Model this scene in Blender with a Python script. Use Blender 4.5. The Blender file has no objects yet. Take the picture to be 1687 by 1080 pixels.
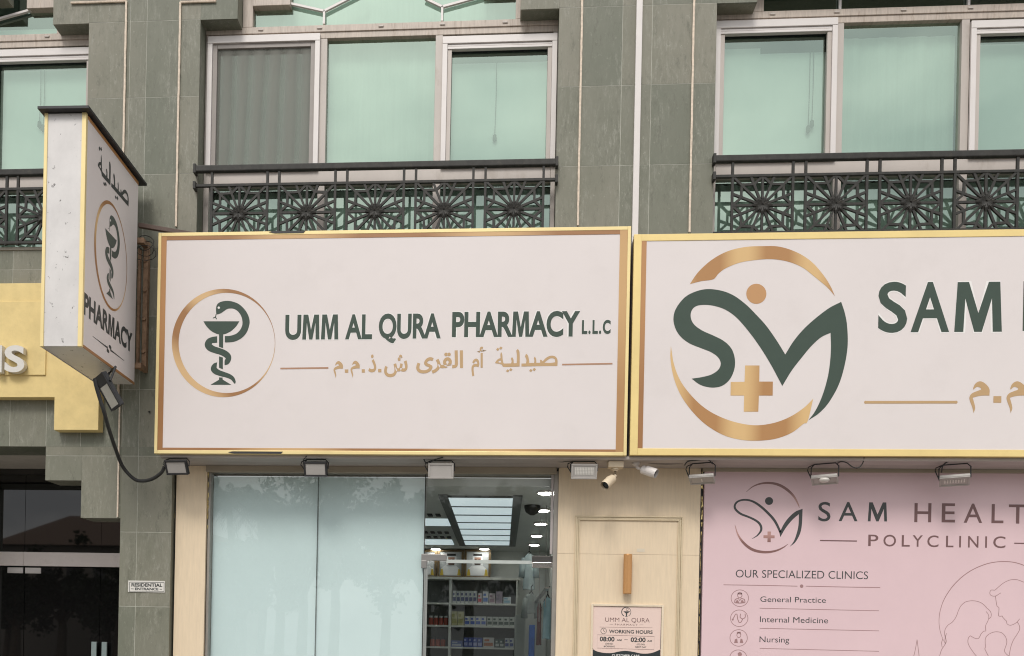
import bpy, bmesh, math, random
from mathutils import Vector, Matrix, noise as mnoise
random.seed(7)
R = math.radians
S = bpy.context.scene
COL = S.collection
W, H = 1687.0, 1080.0

# ------------------------------------------------------------------ camera
F, D, EYE = 1400.0, 10.0, 1.6
YAW, ROLL, SX, SY = 0.0699, 0.0201, -115.0, 520.0
cy_, sy_, cr_, sr_ = math.cos(YAW), math.sin(YAW), math.cos(ROLL), math.sin(ROLL)
_r, _f, _u = Vector((cy_, sy_, 0)), Vector((-sy_, cy_, 0)), Vector((0, 0, 1))
_r3, _u3 = _r * cr_ + _u * sr_, -_r * sr_ + _u * cr_
CAM = Vector((0, -D, EYE))
cd = bpy.data.cameras.new('camera'); cam = bpy.data.objects.new('camera', cd); COL.objects.link(cam)
M = Matrix((_r3, _u3, -_f)).transposed().to_4x4(); M.translation = CAM
cam.matrix_world = M
cd.lens = F / W * 36; cd.sensor_width = 36; cd.shift_x = -SX / W; cd.shift_y = SY / W
cd.clip_start = 0.1; cd.clip_end = 2000
S.camera = cam

# ------------------------------------------------------------------ light
S.view_settings.view_transform = 'Standard'; S.view_settings.look = 'None'
S.view_settings.exposure = 0.75; S.view_settings.gamma = 1.0
wd = bpy.data.worlds.new('World'); S.world = wd; wd.use_nodes = True
nt = wd.node_tree; nt.nodes.clear()
SUN_EL, SUN_AZ = R(49), R(190)
out = nt.nodes.new('ShaderNodeOutputWorld'); bg = nt.nodes.new('ShaderNodeBackground')
sky = nt.nodes.new('ShaderNodeTexSky'); sky.sky_type = 'NISHITA'; sky.sun_disc = False
sky.sun_elevation = SUN_EL; sky.sun_rotation = SUN_AZ; sky.dust_density = 3.0
hs = nt.nodes.new('ShaderNodeHueSaturation'); hs.inputs['Saturation'].default_value = 0.35
nt.links.new(sky.outputs[0], hs.inputs['Color'])
tc = nt.nodes.new('ShaderNodeTexCoord'); mp = nt.nodes.new('ShaderNodeMapping'); mp.inputs['Scale'].default_value = (1, 1, 2.2)
nz = nt.nodes.new('ShaderNodeTexNoise'); nz.inputs['Scale'].default_value = 4.5; nz.inputs['Detail'].default_value = 6
cr = nt.nodes.new('ShaderNodeValToRGB')
cr.color_ramp.elements[0].position = 0.35; cr.color_ramp.elements[0].color = (4.7, 4.8, 5.0, 1)
cr.color_ramp.elements[1].position = 0.68; cr.color_ramp.elements[1].color = (9.5, 9.3, 9.0, 1)
nt.links.new(tc.outputs['Generated'], mp.inputs[0]); nt.links.new(mp.outputs[0], nz.inputs['Vector'])
nt.links.new(nz.outputs['Fac'], cr.inputs[0])
mx = nt.nodes.new('ShaderNodeMix'); mx.data_type = 'RGBA'; mx.inputs[0].default_value = 0.88
nt.links.new(hs.outputs[0], mx.inputs[6]); nt.links.new(cr.outputs[0], mx.inputs[7])
sx_ = nt.nodes.new('ShaderNodeSeparateXYZ'); nt.links.new(tc.outputs['Generated'], sx_.inputs[0])
zr = nt.nodes.new('ShaderNodeMapRange'); zr.inputs[3].default_value = .72; zr.inputs[4].default_value = 1.32; nt.links.new(sx_.outputs[2], zr.inputs[0])   # overcast sky: brighter overhead than at the horizon
vm = nt.nodes.new('ShaderNodeVectorMath'); vm.operation = 'SCALE'; nt.links.new(mx.outputs[2], vm.inputs[0]); nt.links.new(zr.outputs[0], vm.inputs['Scale'])
nt.links.new(vm.outputs[0], bg.inputs['Color']); bg.inputs['Strength'].default_value = 0.10
nt.links.new(bg.outputs[0], out.inputs[0])
sl = bpy.data.lights.new('sun', 'SUN'); sl.energy = 1.0; sl.angle = R(18); sl.color = (1, .95, .88)
so = bpy.data.objects.new('sun', sl); COL.objects.link(so)
sd = Vector((math.sin(SUN_AZ) * math.cos(SUN_EL), math.cos(SUN_AZ) * math.cos(SUN_EL), math.sin(SUN_EL)))
so.rotation_euler = sd.to_track_quat('Z', 'Y').to_euler(); so.location = (0, -20, 30)
S.render.engine = 'CYCLES'
S.cycles.use_denoising = True; S.cycles.filter_width = 1.1
S.cycles.max_bounces = 10; S.cycles.transparent_max_bounces = 16; S.cycles.caustics_reflective = False; S.cycles.caustics_refractive = False

# ------------------------------------------------------------------ measuring the place
def ray(px, py):
    a = (px - W / 2 - SX) / F; b = -(py - H / 2 - SY) / F
    return _f + _r3 * a + _u3 * b
def P(px, py, Y=0.0):
    d = ray(px, py); return CAM + d * ((Y + D) / d.y)
def PX(px, py, Y=0.0): return P(px, py, Y).x
def PZ(px, py, Y=0.0): return P(px, py, Y).z
def PP(px, py, p0, n):
    d = ray(px, py); return CAM + d * ((p0 - CAM).dot(n) / d.dot(n))

# ------------------------------------------------------------------ materials
def new_mat(name):
    m = bpy.data.materials.new(name); m.use_nodes = True
    n = m.node_tree; return m, n, n.nodes['Principled BSDF']
def pm(name, col, rough=.5, metal=0., var=.08, scale=6., stretch=(1, 1, 1), bump=0., spec=.5, dirt=0., dirtcol=(.12, .1, .08), dscale=2., coat=0., dpos=.55):
    m, n, b = new_mat(name)
    b.inputs['Roughness'].default_value = rough; b.inputs['Metallic'].default_value = metal
    b.inputs['Specular IOR Level'].default_value = spec; b.inputs['Coat Weight'].default_value = coat
    t = n.nodes.new('ShaderNodeTexCoord'); mpn = n.nodes.new('ShaderNodeMapping'); mpn.inputs['Scale'].default_value = stretch
    nz = n.nodes.new('ShaderNodeTexNoise'); nz.inputs['Scale'].default_value = scale; nz.inputs['Detail'].default_value = 6; nz.inputs['Roughness'].default_value = .65
    n.links.new(t.outputs['Object'], mpn.inputs[0]); n.links.new(mpn.outputs[0], nz.inputs['Vector'])
    r = n.nodes.new('ShaderNodeValToRGB'); e = r.color_ramp.elements
    e[0].position = .3; e[1].position = .7
    e[0].color = tuple(max(0, c * (1 - var)) for c in col) + (1,); e[1].color = tuple(min(1, c * (1 + var)) for c in col) + (1,)
    n.links.new(nz.outputs['Fac'], r.inputs[0]); colout = r.outputs[0]
    if dirt:
        dz = n.nodes.new('ShaderNodeTexNoise'); dz.inputs['Scale'].default_value = dscale; dz.inputs['Detail'].default_value = 8; dz.inputs['Roughness'].default_value = .7
        n.links.new(mpn.outputs[0], dz.inputs['Vector'])
        dr = n.nodes.new('ShaderNodeValToRGB'); dr.color_ramp.elements[0].position = dpos; dr.color_ramp.elements[1].position = dpos + (.23 if dpos < .6 else .05)
        dr.color_ramp.elements[0].color = (0, 0, 0, 1); dr.color_ramp.elements[1].color = (dirt, dirt, dirt, 1)
        n.links.new(dz.outputs['Fac'], dr.inputs[0])
        mxx = n.nodes.new('ShaderNodeMix'); mxx.data_type = 'RGBA'; mxx.inputs[7].default_value = tuple(dirtcol) + (1,)
        n.links.new(dr.outputs[0], mxx.inputs[0]); n.links.new(colout, mxx.inputs[6]); colout = mxx.outputs[2]
    n.links.new(colout, b.inputs['Base Color'])
    if bump:
        bp = n.nodes.new('ShaderNodeBump'); bp.inputs['Strength'].default_value = bump; bp.inputs['Distance'].default_value = .01
        n.links.new(nz.outputs['Fac'], bp.inputs['Height']); n.links.new(bp.outputs[0], b.inputs['Normal'])
    return m
def two_sided_fresnel(n, f0):
    g = n.nodes.new('ShaderNodeNewGeometry'); d = n.nodes.new('ShaderNodeVectorMath'); d.operation = 'DOT_PRODUCT'
    n.links.new(g.outputs['Incoming'], d.inputs[0]); n.links.new(g.outputs['Normal'], d.inputs[1]); last = d.outputs['Value']
    for op, a, b in (('ABSOLUTE', 0, None), ('SUBTRACT', 1, 1.0), ('POWER', 0, 5.0), ('MULTIPLY', 0, 1 - f0), ('ADD', 0, f0)):
        m = n.nodes.new('ShaderNodeMath'); m.operation = op; n.links.new(last, m.inputs[a])
        if b is not None: m.inputs[1 - a].default_value = b
        last = m.outputs[0]
    return m
def glass_mat(name, tint, ior=1.5, rough=0.0, dust=0.0):
    m, n, b = new_mat(name); n.nodes.remove(b)
    o = n.nodes['Material Output']; tr = n.nodes.new('ShaderNodeBsdfTransparent'); tr.inputs[0].default_value = tint + (1,)
    gl = n.nodes.new('ShaderNodeBsdfGlossy'); gl.inputs['Roughness'].default_value = rough; gl.inputs[0].default_value = (.95, .98, .97, 1)
    fr = two_sided_fresnel(n, ((ior - 1) / (ior + 1)) ** 2)
    mt = n.nodes.new('ShaderNodeTexCoord'); nz = n.nodes.new('ShaderNodeTexNoise'); nz.inputs['Scale'].default_value = 1.3
    bp = n.nodes.new('ShaderNodeBump'); bp.inputs['Strength'].default_value = .01; bp.inputs['Distance'].default_value = .01
    n.links.new(mt.outputs['Object'], nz.inputs['Vector']); n.links.new(nz.outputs['Fac'], bp.inputs['Height']); n.links.new(bp.outputs[0], gl.inputs['Normal'])
    ms = n.nodes.new('ShaderNodeMixShader'); n.links.new(fr.outputs[0], ms.inputs[0]); n.links.new(tr.outputs[0], ms.inputs[1]); n.links.new(gl.outputs[0], ms.inputs[2])
    last = ms.outputs[0]
    if dust:
        df = n.nodes.new('ShaderNodeBsdfDiffuse'); df.inputs[0].default_value = (.55, .56, .52, 1)
        m2 = n.nodes.new('ShaderNodeMixShader'); m2.inputs[0].default_value = dust
        n.links.new(last, m2.inputs[1]); n.links.new(df.outputs[0], m2.inputs[2]); last = m2.outputs[0]
    n.links.new(last, o.inputs[0]); return m
def emit_mat(name, col, strength):
    m, n, b = new_mat(name); b.inputs['Base Color'].default_value = (.8, .8, .8, 1)
    b.inputs['Emission Color'].default_value = col + (1,); b.inputs['Emission Strength'].default_value = strength; return m
def mirror_glass_mat(name, tint, refl, fac):
    m, n, b = new_mat(name); n.nodes.remove(b); o = n.nodes['Material Output']
    tr = n.nodes.new('ShaderNodeBsdfTransparent'); tr.inputs[0].default_value = tint + (1,)
    gl = n.nodes.new('ShaderNodeBsdfGlossy'); gl.inputs['Roughness'].default_value = .03; gl.inputs[0].default_value = refl + (1,)
    t = n.nodes.new('ShaderNodeTexCoord'); nz = n.nodes.new('ShaderNodeTexNoise'); nz.inputs['Scale'].default_value = 1.1; nz.inputs['Detail'].default_value = 1
    bp = n.nodes.new('ShaderNodeBump'); bp.inputs['Strength'].default_value = .03; bp.inputs['Distance'].default_value = .05
    n.links.new(t.outputs['Object'], nz.inputs['Vector']); n.links.new(nz.outputs['Fac'], bp.inputs['Height']); n.links.new(bp.outputs[0], gl.inputs['Normal'])
    ms = n.nodes.new('ShaderNodeMixShader'); ms.inputs[0].default_value = fac
    n.links.new(tr.outputs[0], ms.inputs[1]); n.links.new(gl.outputs[0], ms.inputs[2]); n.links.new(ms.outputs[0], o.inputs[0]); return m
def stone_mat():
    m, n, b = new_mat('green_stone'); b.inputs['Roughness'].default_value = .55; b.inputs['Specular IOR Level'].default_value = .35
    L = n.links; N = n.nodes.new
    t = N('ShaderNodeTexCoord'); g = N('ShaderNodeNewGeometry')
    def noise(scale, st, det=6, rgh=.6):
        mpn = N('ShaderNodeMapping'); mpn.inputs['Scale'].default_value = st
        ad = N('ShaderNodeVectorMath'); ad.operation = 'ADD'
        ml = N('ShaderNodeMath'); ml.operation = 'MULTIPLY'; ml.inputs[1].default_value = 37.0
        L.new(g.outputs['Random Per Island'], ml.inputs[0]); L.new(ml.outputs[0], ad.inputs[1])
        L.new(t.outputs['Object'], ad.inputs[0]); L.new(ad.outputs[0], mpn.inputs[0])
        z = N('ShaderNodeTexNoise'); z.inputs['Scale'].default_value = scale; z.inputs['Detail'].default_value = det; z.inputs['Roughness'].default_value = rgh
        L.new(mpn.outputs[0], z.inputs['Vector']); return z.outputs['Fac']
    def ramp(f, p0, c0, p1, c1):
        r = N('ShaderNodeValToRGB'); e = r.color_ramp.elements
        e[0].position, e[1].position = p0, p1; e[0].color = tuple(c0) + (1,); e[1].color = tuple(c1) + (1,); L.new(f, r.inputs[0]); return r.outputs[0]
    def mix(fac, a, bb, mode='MIX'):
        x = N('ShaderNodeMix'); x.data_type = 'RGBA'; x.blend_type = mode
        if isinstance(fac, float): x.inputs[0].default_value = fac
        else: L.new(fac, x.inputs[0])
        L.new(a, x.inputs[6])
        if isinstance(bb, tuple): x.inputs[7].default_value = bb + (1,)
        else: L.new(bb, x.inputs[7])
        return x.outputs[2]
    base = ramp(noise(2.2, (1, 1, .45)), .3, (.172, .175, .137), .7, (.214, .211, .172))
    tone = ramp(g.outputs['Random Per Island'], 0, (.80, .85, .82), 1, (1.14, 1.10, 1.08))
    c = mix(1.0, base, tone, 'MULTIPLY')
    streak = ramp(noise(8, (3.2, 3.2, .7), 10, .88), .50, (0, 0, 0), .65, (.86, .86, .86))
    patch = ramp(noise(1.6, (1.4, 1.4, .6), 4, .6), .42, (.12, .12, .12), .62, (1, 1, 1))
    streak = mix(1.0, streak, patch, 'MULTIPLY')
    c = mix(streak, c, (.36, .36, .31))
    dark = ramp(noise(5, (2.2, 2.2, .8), 9, .85), .53, (0, 0, 0), .66, (.75, .75, .75))
    c = mix(dark, c, (.105, .108, .08))
    fleck = ramp(noise(22, (1.2, 1.2, .7), 6, .8), .60, (0, 0, 0), .70, (.6, .6, .6))
    c = mix(fleck, c, (.40, .40, .34))
    L.new(c, b.inputs['Base Color']); return m
def metal_print(name, dark, light, axis, scale):
    # printed brushed-copper band: soft lighter bars across the print
    m, n, b = new_mat(name); b.inputs['Roughness'].default_value = .35; b.inputs['Metallic'].default_value = .0
    t = n.nodes.new('ShaderNodeTexCoord'); wv = n.nodes.new('ShaderNodeTexWave'); wv.bands_direction = axis; wv.inputs['Scale'].default_value = scale
    wv.inputs['Distortion'].default_value = 0.6; wv.inputs['Detail Scale'].default_value = .5
    n.links.new(t.outputs['Object'], wv.inputs['Vector'])
    r = n.nodes.new('ShaderNodeValToRGB'); r.color_ramp.elements[0].color = dark + (1,); r.color_ramp.elements[1].color = light + (1,)
    r.color_ramp.elements[0].position = .25; r.color_ramp.elements[1].position = .95
    n.links.new(wv.outputs['Fac'], r.inputs[0]); n.links.new(r.outputs[0], b.inputs['Base Color']); return m

MS = stone_mat()
M_grout = pm('grout', (.46, .46, .40), .9, var=.25, scale=9)
M_frame = pm('window_frame_paint', (.50, .45, .41), .45, var=.06, scale=3, stretch=(1, 1, .4), dirt=.55, dirtcol=(.24, .19, .14), dscale=4)
M_frame_dirty = pm('weathered_frame_paint', (.50, .43, .37), .5, var=.14, scale=9, stretch=(4, 1, .5), dirt=.9, dirtcol=(.21, .14, .085), dscale=7)
M_sash = pm('white_sash_paint', (.70, .66, .64), .4, var=.04, scale=4)
M_taupe = pm('taupe_sash_paint', (.30, .27, .25), .5, var=.06)
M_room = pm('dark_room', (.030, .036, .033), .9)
M_cur = pm('pale_curtain_cloth', (.70, .74, .70), .9, var=.05, scale=3, stretch=(6, 1, .25))
M_blind = pm('pale_roller_blind', (.76, .80, .77), .85, var=.035, scale=2.2, stretch=(1.2, 1, .5))
M_glass = mirror_glass_mat('green_mirror_glass', (.78, .93, .85), (.525, .645, .56), .46)
M_clear = glass_mat('clear_shop_glass', (.95, .98, .975), 1.72)
M_door = glass_mat('door_glass', (.95, .98, .975), 1.42)
M_dglass = None
M_iron = pm('grey_painted_iron', (.034, .033, .030), .55, var=.3, scale=14, spec=.3, dirt=.5, dirtcol=(.10, .085, .065), dscale=20)
M_face = pm('sign_vinyl', (.72, .665, .655), .42, var=.02, scale=1.1, spec=.4, dirt=.22, dirtcol=(.56, .51, .49), dscale=1.6)
M_gold = pm('pale_gold_trim', (.84, .68, .33), .3, metal=.25, var=.07, scale=3, stretch=(.6, 1, .6), spec=.6, dirt=.2, dirtcol=(.5, .36, .16), dscale=4)
M_gold2 = pm('yellow_gold_trim', (.80, .62, .26), .36, metal=.15, var=.06, scale=2, spec=.6, dirt=.25, dirtcol=(.45, .33, .14), dscale=3)
M_cop = metal_print('copper_print_vertical', (.33, .155, .055), (.47, .24, .095), 'Z', .08)
M_copr = metal_print('copper_print_light', (.42, .23, .095), (.58, .36, .16), 'Z', .08)
M_coph = metal_print('copper_print_along', (.34, .165, .065), (.60, .38, .18), 'X', .14)
M_copring = metal_print('copper_print_diagonal', (.34, .165, .06), (.66, .44, .22), 'DIAGONAL', .55)
M_copsm = metal_print('copper_print_arcs', (.42, .215, .08), (.66, .44, .20), 'X', .42)
M_green = pm('dark_green_print', (.054, .080, .064), .5, var=.04, spec=.25)
M_tan = pm('tan_print', (.49, .32, .16), .45, var=.03)
M_halo = pm('white_print', (.80, .78, .76), .45, var=.01)
M_brown = pm('brown_print', (.40, .22, .13), .5, var=.03)
M_sheet = pm('painted_sheet_metal', (.65, .63, .62), .38, metal=.1, var=.10, scale=2.5, stretch=(1, 1, .8), dirt=.9, dirtcol=(.07, .065, .06), dscale=13, dpos=.61)
M_soff = pm('grey_sheet_underside', (.42, .38, .36), .55, var=.12, scale=4, stretch=(.4, 3, 1))
M_black = pm('black_coated_metal', (.022, .022, .024), .5, var=.2)
M_rubber = pm('black_cable_rubber', (.020, .020, .020), .55, var=.2)
M_yel = pm('yellow_render', (.74, .58, .265), .75, var=.09, scale=5, bump=.35, dirt=.5, dirtcol=(.56, .43, .2), dscale=3)
M_wood = pm('pale_wood_laminate', (.74, .605, .435), .5, var=.065, scale=7, stretch=(5, 1, .5), bump=.03)
M_alu = pm('dull_aluminium', (.33, .31, .28), .4, metal=.4, var=.08)
M_foil = pm('peeling_gold_foil', (.75, .57, .25), .25, metal=.6, var=.4, scale=40)
M_pink = pm('pink_board_print', (.71, .53, .56), .38, var=.03, scale=1.3, spec=.4)
M_ink = pm('charcoal_print', (.045, .05, .05), .5, var=.04)
M_rose = pm('rose_brown_print', (.17, .09, .09), .5, var=.05)
M_roseL = pm('rose_line_print', (.34, .20, .20), .5, var=.05)
M_roseC = metal_print('rose_gradient_print', (.22, .11, .10), (.46, .26, .23), 'Z', .9)
M_film = pm('white_blind_fabric', (.70, .82, .83), .8, var=.025, scale=1.1, spec=.2)
M_steel = pm('brushed_steel', (.50, .47, .45), .3, metal=.85, var=.12, scale=6, stretch=(.5, 1, 4))
M_rust = pm('rusted_steel', (.30, .19, .12), .85, var=.4, scale=16, dirt=.6, dirtcol=(.08, .05, .035), dscale=8)
M_white = pm('white_plastic', (.68, .66, .62), .4, var=.04)
M_fgrey = pm('dusty_grey_paint', (.40, .38, .36), .5, var=.1)
M_lens = pm('lamp_diffuser', (.42, .40, .38), .35, var=.05)
M_cream = pm('cream_rope_strip', (.74, .62, .50), .5, var=.2, scale=25)
M_pave = pm('concrete_paving', (.25, .235, .21), .85, var=.12, scale=1.5, bump=.1)
M_road = pm('asphalt', (.05, .05, .052), .9, var=.25, scale=20)

# ------------------------------------------------------------------ mesh helpers
ORG = {}
def org(o):
    v = Vector((0, 0, 0))
    while o is not None:
        v = v + o.location; o = o.parent
    return v
class MB:
    def __init__(s): s.v = []; s.f = []
    def add(s, vs, fs):
        b = len(s.v); s.v += [Vector(q) for q in vs]; s.f += [tuple(i + b for i in q) for q in fs]; return s
    def box(s, x0, x1, y0, y1, z0, z1):
        return s.add([(x0, y0, z0), (x1, y0, z0), (x1, y1, z0), (x0, y1, z0), (x0, y0, z1), (x1, y0, z1), (x1, y1, z1), (x0, y1, z1)],
                     [(0, 3, 2, 1), (4, 5, 6, 7), (0, 1, 5, 4), (1, 2, 6, 5), (2, 3, 7, 6), (3, 0, 4, 7)])
    def quad(s, a, b, c, d): return s.add([a, b, c, d], [(0, 1, 2, 3)])
    def hexa(s, p): # 8 points as in box
        return s.add(p, [(0, 3, 2, 1), (4, 5, 6, 7), (0, 1, 5, 4), (1, 2, 6, 5), (2, 3, 7, 6), (3, 0, 4, 7)])
    def tube(s, pts, r, n=8, cap=True):
        pts = [Vector(p) for p in pts]; rings = []; N = len(pts); rr = r if isinstance(r, (list, tuple)) else [r] * N
        up = Vector((0.13, 0.21, 1)).normalized()
        for i, p in enumerate(pts):
            t = (pts[min(i + 1, N - 1)] - pts[max(i - 1, 0)]).normalized()
            a = t.cross(up)
            if a.length < .05: a = t.cross(Vector((1, 0, 0)))
            a.normalize(); b = t.cross(a)
            rings.append([p + (a * math.cos(k * 2 * math.pi / n) + b * math.sin(k * 2 * math.pi / n)) * rr[i] for k in range(n)])
        vs = [q for g in rings for q in g]; fs = []
        for i in range(N - 1):
            for k in range(n):
                fs.append((i * n + k, i * n + (k + 1) % n, (i + 1) * n + (k + 1) % n, (i + 1) * n + k))
        if cap: fs += [tuple(range(n))[::-1], tuple((N - 1) * n + k for k in range(n))]
        return s.add(vs, fs)
    def bar(s, a, b, w, d, up=(0, 1, 0)):   # rectangular bar from a to b
        a, b, up = Vector(a), Vector(b), Vector(up); t = (b - a).normalized(); sd = t.cross(up).normalized() * (w / 2); u = up * (d / 2)
        return s.hexa([a - sd - u, a + sd - u, b + sd - u, b - sd - u, a - sd + u, a + sd + u, b + sd + u, b - sd + u])
    def prism(s, loop, y0, y1):   # loop of (x,z), y0 front
        n = len(loop); ar = sum(loop[i][0] * loop[(i + 1) % n][1] - loop[(i + 1) % n][0] * loop[i][1] for i in range(n))
        if ar < 0: loop = loop[::-1]
        return s.add([(x, y0, z) for x, z in loop] + [(x, y1, z) for x, z in loop],
                     [tuple(range(n)), tuple(range(2 * n - 1, n - 1, -1))] + [(i, i + n, (i + 1) % n + n, (i + 1) % n) for i in range(n)])
    def each(s, name, mat, parent, per=1, **kw):     # every separate piece (or run of pieces) as a part of its own
        isl = islands(len(s.v), s.f); res = []
        for g in range(0, (max(isl) + 1) if isl else 0, per):
            q = MB(); idx = {}
            for i, v in enumerate(s.v):
                if g <= isl[i] < g + per: idx[i] = len(q.v); q.v.append(v)
            q.f = [tuple(idx[j] for j in f) for f in s.f if f[0] in idx]; res.append(q.build(name, mat, parent, **kw))
        return res
    def build(s, name, mat, parent=None, bevel=0., smooth=False, loc=None):
        o0 = org(parent) if parent is not None else Vector((0, 0, 0))
        l = Vector((0, 0, 0)) if loc is None else Vector(loc)
        me = bpy.data.meshes.new(name); me.from_pydata([tuple(q - o0 - l) for q in s.v], [], s.f); me.update()
        me.materials.append(mat); o = bpy.data.objects.new(name, me); COL.objects.link(o); o.location = l
        if parent is not None: o.parent = parent
        bm = bmesh.new(); bm.from_mesh(me); bmesh.ops.recalc_face_normals(bm, faces=bm.faces); bm.to_mesh(me); bm.free()
        if smooth:
            for p in me.polygons: p.use_smooth = True
        if bevel:
            bv = o.modifiers.new('bevel', 'BEVEL'); bv.width = bevel; bv.segments = 2; bv.limit_method = 'ANGLE'; bv.harden_normals = False
        return o
def tag(o, label, cat, group=None, kind=None):
    if label: o['label'] = label
    if cat: o['category'] = cat
    if group: o['group'] = group
    if kind: o['kind'] = kind
    return o
def thing(name, loc, label, cat, group=None):
    o = bpy.data.objects.new(name, None); COL.objects.link(o); o.location = loc; o.empty_display_size = .1
    return tag(o, label, cat, group)
def copy_tree(o, parent=None):
    c = o.copy(); COL.objects.link(c)
    if parent is not None: c.parent = parent
    for ch in list(o.children): copy_tree(ch, c)
    return c

def smooth_loop(pts, closed=True, sub=6, corner=50):
    n = len(pts); V = [Vector((p[0], p[1])) for p in pts]; out = []
    def is_c(i):
        if not closed and i in (0, n - 1): return True
        a = V[i] - V[i - 1]; b = V[(i + 1) % n] - V[i]
        if a.length < 1e-9 or b.length < 1e-9: return True
        return abs(math.degrees(a.angle(b))) > corner
    C = [is_c(i) for i in range(n)]
    for i in range(n if closed else n - 1):
        p1, p2 = V[i], V[(i + 1) % n]; p0 = p1 - (p2 - p1) if C[i] else V[i - 1]; p3 = p2 + (p2 - p1) if C[(i + 1) % n] else V[(i + 2) % n]
        if C[i] and C[(i + 1) % n]: out.append(p1); continue
        for k in range(sub):
            t = k / sub
            out.append(.5 * ((2 * p1) + (p2 - p0) * t + (2 * p0 - 5 * p1 + 4 * p2 - p3) * t * t + (3 * p1 - p0 - 3 * p2 + p3) * t ** 3))
    if not closed: out.append(V[-1])
    return [(q.x, q.y) for q in out]
def fill_loops(loops):      # 2-D loops (holes allowed) -> verts, faces
    c = bpy.data.curves.new('tmp', 'CURVE'); c.dimensions = '2D'; c.fill_mode = 'BOTH'
    for lp in loops:
        sp = c.splines.new('POLY'); sp.points.add(len(lp) - 1); sp.use_cyclic_u = True
        for k, (x, y) in enumerate(lp): sp.points[k].co = (x, y, 0, 1)
    o = bpy.data.objects.new('tmp', c); COL.objects.link(o)
    me = bpy.data.meshes.new_from_object(o.evaluated_get(bpy.context.evaluated_depsgraph_get()))
    vs = [(v.co.x, v.co.y) for v in me.vertices]; fs = [tuple(p.vertices) for p in me.polygons]
    bpy.data.objects.remove(o); bpy.data.curves.remove(c); bpy.data.meshes.remove(me); return vs, fs
def text2d(s, offset=0., spacing=1.):
    if offset > 0 and 'M' in s:
        V, Fc, base = [], [], text_raw(s, 0., spacing)[0]
        for i, ch in enumerate(s):
            if ch == ' ': continue
            right = max(v[0] for v in text_raw(s[:i + 1], 0., spacing)[0]); g0 = text_raw(ch, 0.)[0]
            l, r = min(v[0] for v in g0), max(v[0] for v in g0)
            if ch == 'M':
                o = offset; w = r - l; a, b = right - w - o, right + o; h = CAPH + o; st = .085 + 2.2 * o; m = (a + b) / 2; sp = .07 * w
                L = [(a, -o), (a + sp * .8, h), (a + sp * .8 + st * 1.25, h), (m, h * .36), (b - sp * .8 - st * 1.25, h), (b - sp * .8, h), (b, -o), (b - st, -o), (b - st - sp * .45, h * .66), (m + st * .42, -o), (m - st * .42, -o), (a + st + sp * .45, h * .66), (a + st, -o)]
                vs, fs = fill_loops([L])
            else:
                vs, fs = text_raw(ch, offset); mr = r; vs = [(x + right - mr, y) for x, y in vs]
            k = len(V); V += vs; Fc += [tuple(j + k for j in f) for f in fs]
        return V, Fc
    return text_raw(s, offset, spacing)
def islands(n, fs):
    p = list(range(n))
    def f(i):
        while p[i] != i: p[i] = p[p[i]]; i = p[i]
        return i
    for q in fs:
        for j in q[1:]: p[f(j)] = f(q[0])
    ids = {}; return [ids.setdefault(f(i), len(ids)) for i in range(n)]
def text_raw(s, offset=0., spacing=1.):
    c = bpy.data.curves.new('tmp', 'FONT'); c.body = s; c.offset = offset; c.space_character = spacing; c.resolution_u = 5
    o = bpy.data.objects.new('tmp', c); COL.objects.link(o)
    me = bpy.data.meshes.new_from_object(o.evaluated_get(bpy.context.evaluated_depsgraph_get()))
    vs = [(v.co.x, v.co.y) for v in me.vertices]; fs = [tuple(p.vertices) for p in me.polygons]
    bpy.data.objects.remove(o); bpy.data.curves.remove(c); bpy.data.meshes.remove(me); return vs, fs
CAPH = max(v[1] for v in text_raw('H')[0])
def stroke2d(pts, w, closed=False, sub=6, corner=60):
    P_ = smooth_loop(pts, closed, sub, corner); n = len(P_); m0 = len(pts)
    vs, fs = [], []
    for i, p in enumerate(P_):
        a = Vector(P_[i - 1] if (i > 0 or closed) else P_[0]); b = Vector(P_[(i + 1) % n] if (i < n - 1 or closed) else P_[-1])
        t = b - a; t = t.normalized() if t.length > 1e-9 else Vector((1, 0)); nn = Vector((-t.y, t.x))
        if isinstance(w, (list, tuple)):
            u = i / max(1, n - 1) * (len(w) - 1); k = min(int(u), len(w) - 2); ww = w[k] + (w[k + 1] - w[k]) * (u - k)
        else: ww = w
        vs += [tuple(Vector(p) + nn * ww / 2), tuple(Vector(p) - nn * ww / 2)]
    for i in range(n if closed else n - 1):
        j = (i + 1) % n; fs.append((2 * i, 2 * i + 1, 2 * j + 1, 2 * j))
    return vs, fs
def disc2d(cx, cy, rx, ry=None, n=28):
    ry = ry or rx
    return [(cx + rx * math.cos(2 * math.pi * k / n), cy + ry * math.sin(2 * math.pi * k / n)) for k in range(n)], [tuple(range(n))]
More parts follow.
